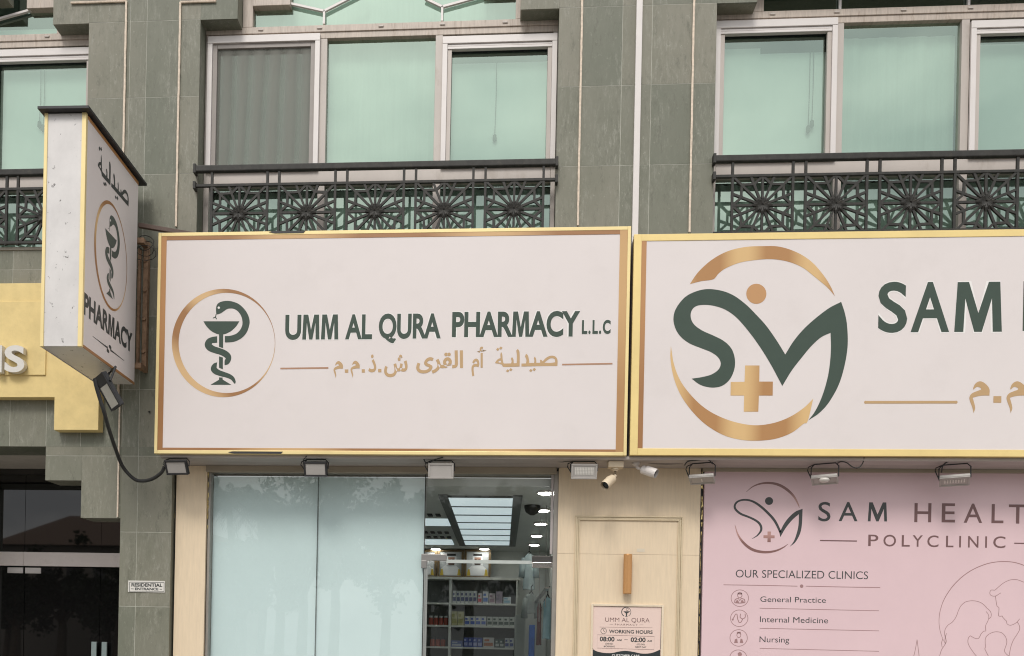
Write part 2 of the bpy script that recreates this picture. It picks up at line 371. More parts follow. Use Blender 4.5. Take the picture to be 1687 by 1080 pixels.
class Print:                 # flat print on a vertical face: (u,v) metres -> world, a set distance proud of it
    def __init__(s, p0, ux, n, proud=.003): s.p0 = Vector(p0); s.ux = Vector(ux).normalized(); s.n = Vector(n).normalized(); s.proud = proud
    def uv(s, px, py):
        q = PP(px, py, s.p0, s.n) - s.p0; return q.dot(s.ux), q.z
    def put(s, mb, vs, fs, k=0):
        isl = islands(len(vs), fs)
        mb.add([s.p0 + s.ux * u + Vector((0, 0, v)) + s.n * (s.proud + k * .0009 + (isl[i] % 5) * .00015) for i, (u, v) in enumerate(vs)], fs)
    def text(s, mb, t, x0, yb0, x1, yb1, cap, offset=0., k=0, spacing=1.):   # pixel box of the line in the photograph, baseline and cap height
        vs, fs = text2d(t, offset, spacing); a0, a1 = min(v[0] for v in vs), max(v[0] for v in vs)
        u0, v0 = s.uv(x0, yb0); u1, v1 = s.uv(x1, yb1); vt = s.uv(x0, yb0 - cap)[1]
        h = (vt - v0) / CAPH; vb = (v0 + v1) / 2
        s.put(mb, [(u0 + (x - a0) / (a1 - a0) * (u1 - u0), vb + y * h) for x, y in vs], fs, k)
    def textbox(s, mb, t, x0, yt, x1, yb, offset=0., k=0):   # fits the inked bounding box
        vs, fs = text2d(t, offset); a0, a1 = min(v[0] for v in vs), max(v[0] for v in vs); b0, b1 = min(v[1] for v in vs), max(v[1] for v in vs)
        xm, ym = (x0 + x1) / 2, (yt + yb) / 2
        u0 = s.uv(x0, ym)[0]; u1 = s.uv(x1, ym)[0]; v0 = s.uv(xm, yb)[1]; v1 = s.uv(xm, yt)[1]
        s.put(mb, [(u0 + (x - a0) / (a1 - a0) * (u1 - u0), v0 + (y - b0) / (b1 - b0) * (v1 - v0)) for x, y in vs], fs, k)
    def px(s, pts, fx=lambda p: p): return [s.uv(*fx(p)) for p in pts]
    def fill(s, mb, loops, fx=lambda p: p, sm=True, k=0, corner=50):
        L2 = [s.px(l, fx) for l in loops]
        if sm: L2 = [smooth_loop(l, True, 6, corner) for l in L2]
        vs, fs = fill_loops(L2); s.put(mb, vs, fs, k)
    def stroke(s, mb, pts, wpx, fx=lambda p: p, closed=False, k=0, corner=60):
        q = s.px(pts, fx); sc = abs(s.uv(*fx((pts[0][0] + 10, pts[0][1])))[0] - s.uv(*fx(pts[0]))[0]) / 10
        w = [a * sc for a in wpx] if isinstance(wpx, (list, tuple)) else wpx * sc
        vs, fs = stroke2d(q, w, closed, 6, corner); s.put(mb, vs, fs, k)

# ================================================================== SETTING
g = MB().box(-90, 90, -90, -14, -.15, -.12).build('road', M_road); g['kind'] = 'structure'
g = MB().box(-90, 90, -14, 9, -.15, 0).build('pavement', M_pave); g['kind'] = 'structure'

# ================================================================== BUILDING
YF = 0.0
xA0, xA1 = PX(144.5, 150), PX(329, 100)
xB0, xB1 = PX(919, 150), PX(1178.5, 150)
BAY = xB0 - xA1
ZTOP = 10.6
zBlk = 9.057; zSill = 6.305; zLint = PZ(35, 735)
ZJ = [.12, 1.05, 1.976, 2.876, 3.796, 4.6, 5.49, 6.07, 7.206, 8.138, 9.062, 10.0]
XJ = sorted([PX(206, 150), PX(240, 145), PX(294.5, 150), PX(958, 150), PX(1023.6, 150), PX(1073.5, 100), PX(1141, 120), PX(16, 700), PX(76, 700), PX(133, 700), PX(-60, 700), PX(197.5, 900)]
            + [xB1 + 4.345 + .6, xA0 - 4.345 - .6])
bld = thing('apartment_building', (0, 0, 0), 'green stone clad apartment building with mint glass windows above the pharmacy shopfront', 'building')
til, core = MB(), MB()
def clad(x0, x1, z0, z1, depth=.5, front=0., side_tiles=True):
    xs = [x0] + [x for x in XJ if x0 + .03 < x < x1 - .03] + [x1]; zs = [z0] + [z for z in ZJ if z0 + .03 < z < z1 - .03] + [z1]; gp = .0034
    for i in range(len(xs) - 1):
        for k in range(len(zs) - 1):
            a = xs[i] + (gp if i else 0); b = xs[i + 1] - (gp if i < len(xs) - 2 else 0)
            c = zs[k] + (gp if k else 0); d = zs[k + 1] - (gp if k < len(zs) - 2 else 0)
            jit = random.uniform(0, .0007)
            til.box(a, b, front + jit, front + .025, c, d)
    core.box(x0 + .002, x1 - .002, front + .0022, front + depth - .001, z0 + .002, z1 - .002)
    # returns: plain stone on the two flanks and the underside
    til.box(x0, x0 + .02, front + .0255, front + depth, z0, z1); til.box(x1 - .02, x1, front + .0255, front + depth, z0, z1)
    til.box(x0 + .0205, x1 - .0205, front + .0255, front + depth, z0, z0 + .02)
xp0 = PX(197.5, 900); xp1 = PX(282.5, 850)
x_far0, x_far1 = xA0 - BAY - 2.2, xB1 + BAY + 2.0
clad(xA0, xA1, zSill, ZTOP); clad(xB0, xB1, zSill, ZTOP)
clad(x_far0, xA0 - BAY, zSill, ZTOP); clad(xB1 + BAY, x_far1, zSill, ZTOP)
zBand0 = 3.9
clad(x_far0, xp1, zLint, zSill - .002)                       # spandrel over the residential entrance
clad(xp1 + .001, x_far1, 3.80, zSill - .002)                  # spandrel behind the signs
clad(xp0, xp1, 0, zLint - .001)                               # pier beside the shop
xs1, xs2 = PX(134, 800), PX(75, 765)
clad(xs1, xp0 - .001, PZ(165, 853), zLint - .001, .35)
clad(xs2, xs1 - .001, PZ(105, 791), zLint - .001, .35)
clad(x_far0, PX(-230, 900), 0, zLint - .001)
bw = PX(391, 40) - xA1                                       # corbel blocks in the window heads
for a, b in ((xA0 - BAY + .001, xA0 - BAY + bw), (xA0 - bw, xA0 - .001), (xA1 + .001, xA1 + bw), (xB0 - bw, xB0 - .001), (xB1 + .001, xB1 + bw), (xB1 + BAY - bw, xB1 + BAY - .001)):
    clad(a, b, zBlk, ZTOP, .19)
clad(x_far0, x_far1, ZTOP + .001, ZTOP + 3.0)
clad(xB1 + bw + .001, xB1 + BAY - bw - .001, 9.30, ZTOP, .19)       # stepped arch head of the right bay
clad(xA0 - BAY + bw + .001, xA0 - bw - .62, 9.42, ZTOP, .19)
cl = til.build('stone_cladding', MS, bld)
core.build('wall_core', M_grout, bld)
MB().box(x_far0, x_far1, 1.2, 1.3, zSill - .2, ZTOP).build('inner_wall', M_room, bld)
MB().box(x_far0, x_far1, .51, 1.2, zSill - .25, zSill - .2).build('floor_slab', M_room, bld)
sp = MB()
for ox in (xA0 - BAY, xA1, xB1): sp.box(ox + .001, ox + BAY - .001, -.012, .19, zSill + .001, zSill + .035)
sp.build('window_ledge', pm('weathered_ledge_stone', (.36, .33, .28), .7, var=.15), bld)

# ---- window bays
YW = .20
def wx(px): return PX(px, 150, YW)
def wz(py, px=626): return PZ(px, py, YW)
x0c = xA1
def curtain(mb, x0, x1, z0, z1, y, amp=.03, wl=.11, seed=0):
    rnd = random.Random(seed); n = int((x1 - x0) / .02); ph = rnd.uniform(0, 6)
    pts = []
    for i in range(n + 1):
        x = x0 + (x1 - x0) * i / n
        pts.append((x, y + amp * (math.sin(x / wl * 6.28 + ph + 1.7 * math.sin(x * 3.1 + ph)) * .7 + .5 * math.sin(x * 41 + ph))))
    for i in range(n):
        a, b = pts[i], pts[i + 1]; mb.quad((a[0], a[1], z0), (b[0], b[1], z0), (b[0], b[1], z1), (a[0], a[1], z1))
def window_bay(off, kind, label):
    X = lambda px: wx(px) + off
    zt, zs1, zs0 = wz(60), wz(277), wz(303)        # head of the sashes, sill band
    fb = zSill + .036
    L0, R0 = xA1 + off + .002, xB0 + off - .002
    fr = MB()
    fr.box(L0, X(347), YW, YW + .1, fb, zt); fr.box(X(910), R0, YW, YW + .1, fb, zt)
    fr.box(X(526), X(537.5), YW + .004, YW + .1, zs1, zt); fr.box(X(716), X(728), YW + .004, YW + .1, zs1, zt)
    fr.box(X(526), X(537.5), YW + .004, YW + .1, fb, zs0); fr.box(X(716), X(728), YW + .004, YW + .1, fb, zs0)
    fr.box(X(347) + .001, X(910) - .001, YW + .002, YW + .1, zs0 + .001, zs1 - .001)
    fr.box(X(347) + .001, X(910) - .001, YW + .002, YW + .1, fb, fb + .06)
    w = fr.build('window', M_frame, bld, bevel=.004); w['label'] = label
    # head band, weathered
    hd = MB(); hd.box(L0, R0, YW + .001, YW + .12, zt + .001, wz(50)); hd.box(L0, R0, YW - .012, YW + .12, wz(50) + .001, wz(39))
    tl, tr = X(398), X(862)
    hd.box(tl, X(414.5), YW - .012, YW + .1, wz(39) + .001, ZTOP); hd.box(X(847), tr, YW - .012, YW + .1, wz(39) + .001, ZTOP)
    if kind != 'right':
        hd.box(X(414.5) + .001, X(476), YW - .03, YW + .1, wz(5.5), ZTOP); hd.box(X(794), X(847) - .001, YW - .03, YW + .1, wz(-3), ZTOP)
    hd.build('transom_frame', M_frame_dirty, w, bevel=.004)
    cp = MB()
    for p in (428, 525, 626, 727, 830): cp.box(X(p - 4.2), X(p + 4.2), YW - .024, YW - .0125, wz(45.6), wz(42.6))
    cp.each('drain_cap', M_frame, w, bevel=.004)
    mu = MB(); pz = lambda a, b: (PX(a, 150, YW) + off, YW + .02, PZ(a, b, YW))
    if kind != 'right':
        for a, b in (((474, 4), (531, 16.5)), ((531, 16.5), (531, 38)), ((531, 16.5), (600, -19)), ((697, -4), (725.7, 9.5)), ((725.7, 9.5), (725.7, 33)), ((725.7, 9.5), (800, -11))):
            mu.bar(pz(*a), pz(*b), .026, .03)
        mu.each('muntin', M_sash, w)
    else:
        for a in (531, 726): mu.bar((X(a), YW + .02, wz(39)), (X(a), YW + .02, ZTOP), .026, .03)
        mu.each('muntin', M_sash, w)
    gl = MB()
    YG = YW + .055
    gl.quad((X(414), YG, wz(40)), (X(847), YG, wz(40)), (X(847), YG, ZTOP), (X(414), YG, ZTOP)); 
    gl.quad((X(537), YG, zs1 - .01), (X(717), YG, zs1 - .01), (X(717), YG, zt + .01), (X(537), YG, zt + .01))
    for a, b in ((346, 527), (537, 717), (727, 911)): gl.quad((X(a), YG, fb + .05), (X(b), YG, fb + .05), (X(b), YG, zs0 + .01), (X(a), YG, zs0 + .01))
    # sashes on the two flanks
    def sash(a, b, screen):
        sh = MB(); y0 = YW - .035; z1 = wz(60, (a + b) / 2); z0 = wz(280)
        t1 = z1 - .085; t2 = .06
        sh.box(X(a), X(b), y0, YW - .002, t1, z1); sh.box(X(a), X(a) + t2, y0 + .003, YW - .002, z0, t1 - .001); sh.box(X(b) - t2, X(b), y0 + .003, YW - .002, z0, t1 - .001)
        sh.box(X(a) + t2 + .001, X(b) - t2 - .001, y0 + .003, YW - .002, z0, z0 + .05)
        if not screen:
            sh.box(X(a) + t2 + .001, X(b) - t2 - .001, y0 + .016, YW + .03, t1 - .03, t1 - .006); sh.box(X(a) + t2 + .001, X(b) - t2 - .001, y0 + .012, YW + .03, t1 - .062, t1 - .034)
        sh.build('sash_frame', M_sash, w, bevel=.003)
        inn = MB(); i0, i1 = X(a) + t2 + .001, X(b) - t2 - .001; tt = .055 if screen else .05; ztop = t1 - (.001 if screen else .064)
        yi = YW - .012
        inn.box(i0, i0 + tt, yi, YW + .03, z0 + .051, ztop); inn.box(i1 - tt, i1, yi, YW + .03, z0 + .051, ztop)
        if screen: inn.box(i0 + tt + .001, i1 - tt - .001, yi, YW + .03, ztop - .055, ztop)
        inn.each('sash_inner_frame', M_taupe if screen else M_frame, w, bevel=.003)
        gl.quad((i0 + tt, YG, z0 + .05), (i1 - tt, YG, z0 + .05), (i1 - tt, YG, ztop), (i0 + tt, YG, ztop))
        if screen:
            sc = MB(); sc.quad((i0 + tt, YW + .01, z0 + .05), (i1 - tt, YW + .01, z0 + .05), (i1 - tt, YW + .01, ztop - .05), (i0 + tt, YW + .01, ztop - .05))
            sc.build('insect_screen', M_screen, w)
        return i0 + tt, i1 - tt, z0 + .05, ztop
    A = sash(342, 526.5, kind == 'centre'); B = sash(728, 916.5, False)
    gl.each('glass_pane', M_glass, w)
    yb = YW + .13
    bl = MB(); cu = MB()
    if kind == 'centre':
        curtain(cu, A[0] - .05, A[1] + .05, A[2], A[3] + .05, yb + .05, .03, .10, 3)
        curtain(cu, X(537), X(717), zs1, zt + .05, yb + .05, .006, .31, 5)
        bl.quad((B[0] - .04, yb, B[2]), (B[1] + .04, yb, B[2]), (B[1] + .04, yb, B[3] - .075), (B[0] - .04, yb, B[3] - .075))
        cords = [(X(817), B[3], wz(222))]
        curtain(cu, X(414), X(847), wz(40), ZTOP, yb + .05, .01, .3, 7)
    elif kind == 'left':
        bl.quad((X(537), yb, zs1), (X(717), yb, zs1), (X(717), yb, zt), (X(537), yb, zt)); bl.quad((B[0] - .04, yb, B[2]), (B[1] + .04, yb, B[2]), (B[1] + .04, yb, B[3] - .01), (B[0] - .04, yb, B[3] - .01))
        bl.quad((A[0], yb, A[2]), (A[1], yb, A[2]), (A[1], yb, A[3]), (A[0], yb, A[3]))
        cords = [(PX(58, 190, YW) , B[3], PZ(55, 196, YW)), (PX(64, 200, YW), B[3], PZ(61, 202, YW))]
        bl.quad((X(600), yb, wz(40)), (X(847), yb, wz(40)), (X(847), yb, wz(17)), (X(600), yb, wz(17)))
    else:
        bl.quad((A[0] - .04, yb, A[2]), (A[0] + .45, yb, A[2]), (A[0] + .45, yb, A[3] - .075), (A[0] - .04, yb, A[3] - .075))
        bl.quad((A[0] + .45, yb + .01, A[2]), (A[1] + .04, yb + .01, A[2]), (A[1] + .04, yb + .01, A[3] - .135), (A[0] + .45, yb + .01, A[3] - .135))
        curtain(cu, X(537), X(717), zs1, zt - .075, yb + .03, .008, .35, 9)
        bl.quad((B[0] - .04, yb, B[2]), (B[1] + .04, yb, B[2]), (B[1] + .04, yb, B[3] - .02), (B[0] - .04, yb, B[3] - .02))
        cords = [(PX(1338, 190, YW), A[3], PZ(1338, 203, YW)), (PX(1344, 190, YW), A[3], PZ(1342, 194, YW))]
    curtain(cu, X(347), X(910), fb, zs0 + .02, yb + .06, .02, .16, 11)
    bl.each('roller_blind', M_blind, w)
    cu.build('curtain', M_cur, w)
    co = MB()
    for cx, z1, z0 in cords:
        co.tube([(cx, yb - .02, z1), (cx + .002, yb - .02, (z0 + z1) / 2), (cx - .006, yb - .02, z0)], .0045, 5)
        co.tube([(cx - .006, yb - .02, z0 + .05), (cx - .006, yb - .02, z0 + .03), (cx - .006, yb - .02, z0 - .03), (cx - .006, yb - .02, z0 - .05)], [.004, .022, .025, .006], 8)
    co.each('blind_cord', M_iron, w, 2)
def screen_mat():
    m, n, b = new_mat('insect_screen_mesh'); o = n.nodes['Material Output']; b.inputs['Base Color'].default_value = (.22, .22, .195, 1); b.inputs['Roughness'].default_value = .8
    tr = n.nodes.new('ShaderNodeBsdfTransparent'); ms = n.nodes.new('ShaderNodeMixShader')
    t = n.nodes.new('ShaderNodeTexCoord'); wv = n.nodes.new('ShaderNodeTexWave'); wv.bands_direction = 'X'; wv.inputs['Scale'].default_value = 1.6
    wv.inputs['Distortion'].default_value = 5.0; wv.inputs['Detail'].default_value = 2; wv.inputs['Detail Scale'].default_value = .55
    mpn = n.nodes.new('ShaderNodeMapping'); mpn.inputs['Scale'].default_value = (1, 1, .22)
    n.links.new(t.outputs['Object'], mpn.inputs[0]); n.links.new(mpn.outputs[0], wv.inputs['Vector'])
    mr = n.nodes.new('ShaderNodeMapRange'); mr.inputs[3].default_value = .24; mr.inputs[4].default_value = .46
    n.links.new(wv.outputs['Fac'], mr.inputs[0]); n.links.new(mr.outputs[0], ms.inputs[0])
    n.links.new(b.outputs[0], ms.inputs[1]); n.links.new(tr.outputs[0], ms.inputs[2]); n.links.new(ms.outputs[0], o.inputs[0]); return m
M_screen = screen_mat()
window_bay(0, 'centre', 'triple window with a grey insect screen at one side')
window_bay(xA0 - xB0, 'left', 'window cut by the frame behind the blade sign')
window_bay(xB1 - xA1, 'right', 'triple window with blinds above the clinic sign')

# ---- railings
YR = -.05
zr1, zr0, zm, zbot = 7.262, 7.185, 7.025, 6.372
def star_mb():
    mb = MB(); h = .338; bw_, bd = .027, .023
    T = lambda x, z: (x * h, 0, z * h)
    def bar(a, b, w=bw_): mb.bar(T(*a), T(*b), w, bd)
    ends = []
    for sx in (1, -1):
        for sz in (1, -1):
            ends += [(sx * .4, sz), (sx, sz * .4), (sx, sz)]
            A_, Dg, B_ = (sx * .27, sz * .72), (sx * .69, sz * .70), (sx * .70, sz * .27)
            for a, b in (((0, sz), A_), (A_, Dg), (Dg, B_), (B_, (sx, 0))): mb.bar(T(*a), T(*b), bw_, bd * .92)
    ends += [(1, 0), (-1, 0), (0, 1), (0, -1)]
    for i, e in enumerate(ends): mb.bar((0, 0, 0), T(*e), bw_, bd * (1 + .004 * i))
    for k in range(16):        # forged points round the hub
        a = k * math.pi / 8; L = (.115 if k % 2 == 0 else .085); c, s_ = math.cos(a), math.sin(a)
        mb.tube([(c * .012, -.02, s_ * .012), (c * L * .62, -.012, s_ * L * .62), (c * L, -.004, s_ * L)], [.003, .024, .012], 6)
    mb.box(-h - .014, -h + .014, -.014, .014, -h, zr0 - (zm - h) - .001); mb.box(h - .014, h + .014, -.014, .014, -h, zr0 - (zm - h) - .001)
    return mb
def railing(off, label):
    x0, x1 = xA1 + off - .008, xB0 + off + .002
    t = thing('balcony_railing', ((x0 + x1) / 2, YR, zbot), label, 'railing', 'star patterned railings under the upstairs windows')
    mb = MB(); mb.box(x0, x1, YR - .03, YR + .03, zr0, zr1); mb.build('top_rail', M_iron, t, bevel=.012)
    mb = MB(); mb.box(x0, x1, YR - .017, YR + .017, zm - .016, zm + .016); mb.box(x0, x1, YR - .017, YR + .017, zbot - .016, zbot + .016); mb.each('cross_rail', M_iron, t, bevel=.003)
    mb = MB()
    for x in (x0, x1):
        for z, hh in ((7.225, .055), (zm, .045)): mb.box(x - .016, x + .016, YR - .035, -.001, z - hh, z + hh)
    mb.each('wall_plate', M_iron, t, bevel=.004)
    c0 = PX(394, 351, YR) + off; c1 = PX(846.5, 346, YR) + off
    proto = None
    for i in range(5):
        loc = Vector((c0 + (c1 - c0) * i / 4, YR, zm - .338)) - t.location
        if proto is None:
            proto = star_mb().build('star_panel', M_iron, None); proto.parent = t; proto.location = loc
        else:
            c = proto.copy(); COL.objects.link(c); c.parent = t; c.location = loc
    return t
railing(0, 'star railing under the triple window with the insect screen')
railing(xA0 - xB0, 'star railing partly hidden behind the projecting blade sign')
railing(xB1 - xA1, 'star railing above the wide clinic sign')

# ---- strips and trunking on the piers
def strip(pts, label, name='rope_light', r=.013, mat=None, cat='light strip', grp=None, y=-.014):
    mb = MB(); q = []
    for i, (a, b) in enumerate(pts):
        p = P(a, b, 0); q.append((p.x, y, p.z))
    # straight runs only: keep verticals vertical
    q2 = [q[0]]
    for a in q[1:]:
        l = q2[-1]
        if abs(a[0] - l[0]) < abs(a[2] - l[2]): q2.append((l[0], y, a[2]))
        else: q2.append((a[0], y, l[2]))
    for a, b in zip(q2, q2[1:]):
        L = max(2, int((Vector(b) - Vector(a)).length / .06)); pp = [Vector(a).lerp(Vector(b), i / L) + Vector((random.uniform(-1, 1) * .0016, 0, 0)) for i in range(L + 1)]
        mb.tube(pp, r, 6)
    o = mb.build(name, mat or M_cream, None, loc=q2[0]); return tag(o, label, cat, grp)
G1 = 'cream light strips on the stone piers'
strip([(118, 6), (209, 4), (206, 655)], 'cream light strip running down the stone beside the blade sign', grp=G1)
strip([(356, 3), (298, 5), (291, 374)], 'cream light strip beside the window with the insect screen', grp=G1)
strip([(960, -40), (950, 372)], 'cream light strip just left of the white trunking', grp=G1)
strip([(1144, -40), (1134.5, 383)], 'tan cream light strip between white trunking and the right window', grp=G1)
strip([(198.3, 655), (197.6, 852)], 'thin pinkish light strip on the stone below the blade sign', grp=G1, r=.010)
o = MB().box(PX(1046, 150, -.03), PX(1056, 150, -.03), -.035, -.0005, 6.15, ZTOP + 1).build('cable_trunking', M_sash, None, bevel=.004)
tag(o, 'white cable trunking running up the pier above the gap between the signs', 'cable trunking')

# ================================================================== SIGNS
YS = -.45
EMX = lambda p: (270 + p[0] / 5.145, 460 + p[1] / 5.145)
SNAKE = dict(
    bowl=[(335, 355), (640, 355), (612, 398), (572, 436), (532, 458), (503, 466), (502, 582), (468, 571), (468, 466), (440, 458), (400, 436), (362, 398)],
    stem=[(468, 652), (500, 662), (500, 762), (468, 748)],
    base=[(468, 830), (498, 832), (498, 848), (520, 862), (572, 893), (396, 893), (448, 862), (468, 850)],
    head=[(445, 298), (442, 262), (445, 230), (458, 205), (490, 188), (540, 182), (590, 190), (640, 212), (685, 255), (715, 305), (727, 355), (718, 410), (695, 460), (655, 500), (605, 525), (560, 533), (517, 534), (517, 480), (560, 478), (610, 462), (645, 430), (665, 385), (664, 340), (650, 300), (625, 268), (595, 250), (565, 246), (535, 252), (505, 272), (480, 288)],
    coil=[(452, 482), (410, 488), (370, 505), (348, 540), (352, 575), (380, 605), (430, 625), (480, 640), (515, 660), (525, 672), (515, 690), (515, 727), (545, 718), (566, 690), (571, 655), (555, 625), (520, 600), (475, 582), (430, 567), (405, 550), (410, 540), (452, 536)],
    tail=[(452, 702), (420, 715), (400, 745), (402, 775), (430, 802), (480, 820), (530, 832), (570, 850), (595, 880), (605, 884), (608, 862), (595, 830), (565, 805), (520, 787), (475, 770), (450, 752), (448, 735)])
def ell(cx, cy, rx, ry, n=72): return [(cx + rx * math.cos(2 * math.pi * k / n), cy + ry * math.sin(2 * math.pi * k / n)) for k in range(n)]
def snake(pr, fx, parent, mat=None, ring=M_copring, thin=False):
    mb = MB()
    for k in ('bowl', 'stem', 'base', 'head', 'coil', 'tail'): pr.fill(mb, [SNAKE[k]], fx, k=1)
    pr.stroke(mb, [(442, 296), (437, 318), (416, 328)], 7, fx, k=1); pr.stroke(mb, [(437, 316), (441, 326), (448, 337)], 7, fx, k=1)
    e = mb.build('snake_and_bowl_emblem', mat or M_green, parent)
    mb = MB(); pr.fill(mb, [ell(466, 240, 10, 10, 16)], fx, False, 2); mb.build('eye', M_halo, e)
    mb = MB(); pr.fill(mb, [ell(506, 539, 438, 459), ell(533, 538, 408, 425)] if not thin else [ell(506, 539, 438, 459), ell(522, 539, 410, 436)], fx, False, 1)
    mb.build('copper_ring', ring, parent)

def sign_box(x0, x1, z0, z1, y, depth, parent, fw_side, fw_top, gold):
    b = MB(); b.box(x0 + .006, x1 - .006, y + .012, y + depth, z0 + .006, z1 - .006); b.build('sign_box', M_soff, parent)
    f = MB(); f.box(x0, x0 + fw_side, y - .004, y + .06, z0, z1); f.box(x1 - fw_side, x1, y - .004, y + .06, z0, z1)
    f.box(x0 + fw_side + .0005, x1 - fw_side - .0005, y - .002, y + .06, z1 - fw_top, z1); f.box(x0 + fw_side + .0005, x1 - fw_side - .0005, y - .002, y + .06, z0, z0 + fw_top)
    f.build('gold_trim', gold, parent, bevel=.003)

# the Arabic word for pharmacy, drawn letter by letter
SAY = [[(722, 574), (766, 572), (769, 540), (756, 505), (766, 480), (784, 498), (795, 545), (796, 568), (842, 568), (846, 545), (840, 522), (850, 506), (862, 530), (864, 566), (895, 566), (903, 560), (898, 545), (909, 535), (925, 552), (960, 517), (1000, 499), (1040, 503), (1062, 525), (1068, 555), (1066, 596), (900, 598), (722, 602)],
       [(672, 448), (686, 434), (700, 452), (705, 500), (704, 602), (560, 606), (542, 600), (534, 584), (500, 574), (478, 572), (468, 566), (492, 535), (522, 520), (520, 485), (528, 462), (538, 490), (541, 530), (548, 566), (558, 573), (622, 572), (628, 550), (620, 526), (632, 512), (644, 532), (648, 571), (676, 570), (678, 500)]]
SAYH = [[(940, 566), (985, 531), (1018, 522), (1042, 533), (1044, 562), (1000, 567)], [(497, 558), (512, 545), (524, 545), (528, 562), (512, 564)]]
SAYD = [(495, 437), (525, 425), (590, 643), (620, 632), (812, 640), (845, 630)]
def sayd(pr, mb, fx, k=1):
    for a, b in zip(SAY, SAYH): pr.fill(mb, [a, b], fx, k=k, corner=40)
    for x, y in SAYD: pr.fill(mb, [[(x - 17, y + 3), (x - 2, y - 15), (x + 16, y - 3), (x + 2, y + 16)]], fx, False, k)
# --- pharmacy sign
sx0, sx1 = PX(257.5, 570, YS), PX(1036, 560, YS)
sz1 = (PZ(257, 387, YS) + PZ(1038.8, 368.6, YS)) / 2; sz0 = (PZ(258.6, 749.8, YS) + PZ(1033.5, 747, YS)) / 2
sg = thing('pharmacy_sign', ((sx0 + sx1) / 2, YS + .2, sz0), 'wide white pharmacy sign with snake emblem and copper border', 'sign')
sign_box(sx0, sx1, sz0, sz1, YS, .42, sg, .035, .04, M_gold)
MB().box(sx0 + .0355, sx1 - .0355, YS + .004, YS + .011, sz0 + .0405, sz1 - .0405).build('sign_face', M_face, sg)
prS = Print((sx0, YS + .004, sz0), (1, 0, 0), (0, -1, 0), .0008)
cm = MB(); cm.box(sx0 + .0358, PX(271, 570, YS), YS + .0005, YS + .0038, sz0 + .041, sz1 - .041); cm.build('copper_border', M_cop, sg)
cm = MB(); cm.box(PX(1018, 560, YS), sx1 - .0358, YS + .0005, YS + .0038, sz0 + .041, sz1 - .041); cm.build('copper_border', M_copr, sg)
cm = MB(); cm.box(PX(271, 570, YS) + .0005, PX(1018, 560, YS) - .0005, YS + .0005, YS + .0038, sz1 - .085, sz1 - .041); cm.box(PX(271, 570, YS) + .0005, PX(1018, 560, YS) - .0005, YS + .0005, YS + .0038, sz0 + .041, sz0 + .068); cm.build('copper_border', M_coph, sg)
snake(prS, EMX, sg)
mb, halo = MB(), MB()
for off_, k_, m_ in ((.032, 1, mb), (.054, 0, halo)):
    prS.text(m_, 'UMM', 469.6, 558.2, 557.3, 556.5, 37.5, off_, k_, .96); prS.text(m_, 'AL', 568.5, 557.4, 612.8, 556.6, 37.5, off_, k_); prS.text(m_, 'QURA', 623.8, 556.6, 726, 555, 37.5, off_, k_, .97)
    prS.text(m_, 'PHARMACY', 744.5, 554.8, 955, 551, 38, off_, k_, .97); prS.text(m_, 'L.L.C', 958.5, 549.3, 1005.8, 548, 20.5, off_ + .008, k_, 1.22)
mb.build('lettering', M_green, sg); halo.build('lettering_halo', M_halo, sg)
mb = MB()
AR = dict(saydaliya='\uFE94\uFEF4\uFEDF\uFEAA\uFEF4\uFEBB', um='\uFEE1\u0623', qura='\uFEEF\uFEAE\uFED8\uFEDF\u0627', sh='\uFEB5', dh='\uFEAB')
sayd(prS, mb, lambda p: (735 + p[0] / 5.817, 500 + p[1] / 5.817)); prS.textbox(mb, AR['um'], 777, 570.8, 801, 619.5, .022, 1)
prS.textbox(mb, AR['qura'], 686, 577, 763, 615, .028, 1); prS.textbox(mb, AR['sh'], 633, 584, 671.5, 621, .026, 1); prS.textbox(mb, AR['dh'], 607, 583.7, 620, 613, .022, 1)
MEEM = [(760, 830), (775, 797), (808, 780), (845, 797), (872, 833), (872, 878), (830, 878), (790, 883), (757, 893), (768, 930), (774, 965), (763, 998), (755, 960), (740, 920), (735, 890), (750, 865), (780, 850), (814, 838), (812, 826), (790, 818), (775, 826), (765, 836)]
def meem(pr, m_, x0, y0, x1, y1, k=1):
    pr.fill(m_, [MEEM], lambda p: (x0 + (p[0] - 735) / 137 * (x1 - x0), y0 + (p[1] - 780) / 218 * (y1 - y0)), k=k, corner=62)
meem(prS, mb, 549.6, 594.5, 565, 622.4); meem(prS, mb, 577.6, 594, 592.5, 622)
for a, b, c, d in ((568.1, 608.3, 573.9, 613.8), (596, 608, 601.1, 613.6), (623, 607.4, 628.3, 613)): prS.fill(mb, [[(a, b), (c, b), (c, d), (a, d)]], sm=False, k=1)
mb.build('lettering', M_tan, sg)['label'] = 'tan Arabic lettering'
mb = MB(); prS.stroke(mb, [(462, 606.8), (541, 605.8)], 2.6, k=1); prS.stroke(mb, [(926, 600.3), (1009, 598.8)], 2.6, k=1); mb.build('rule_line', M_brown, sg)

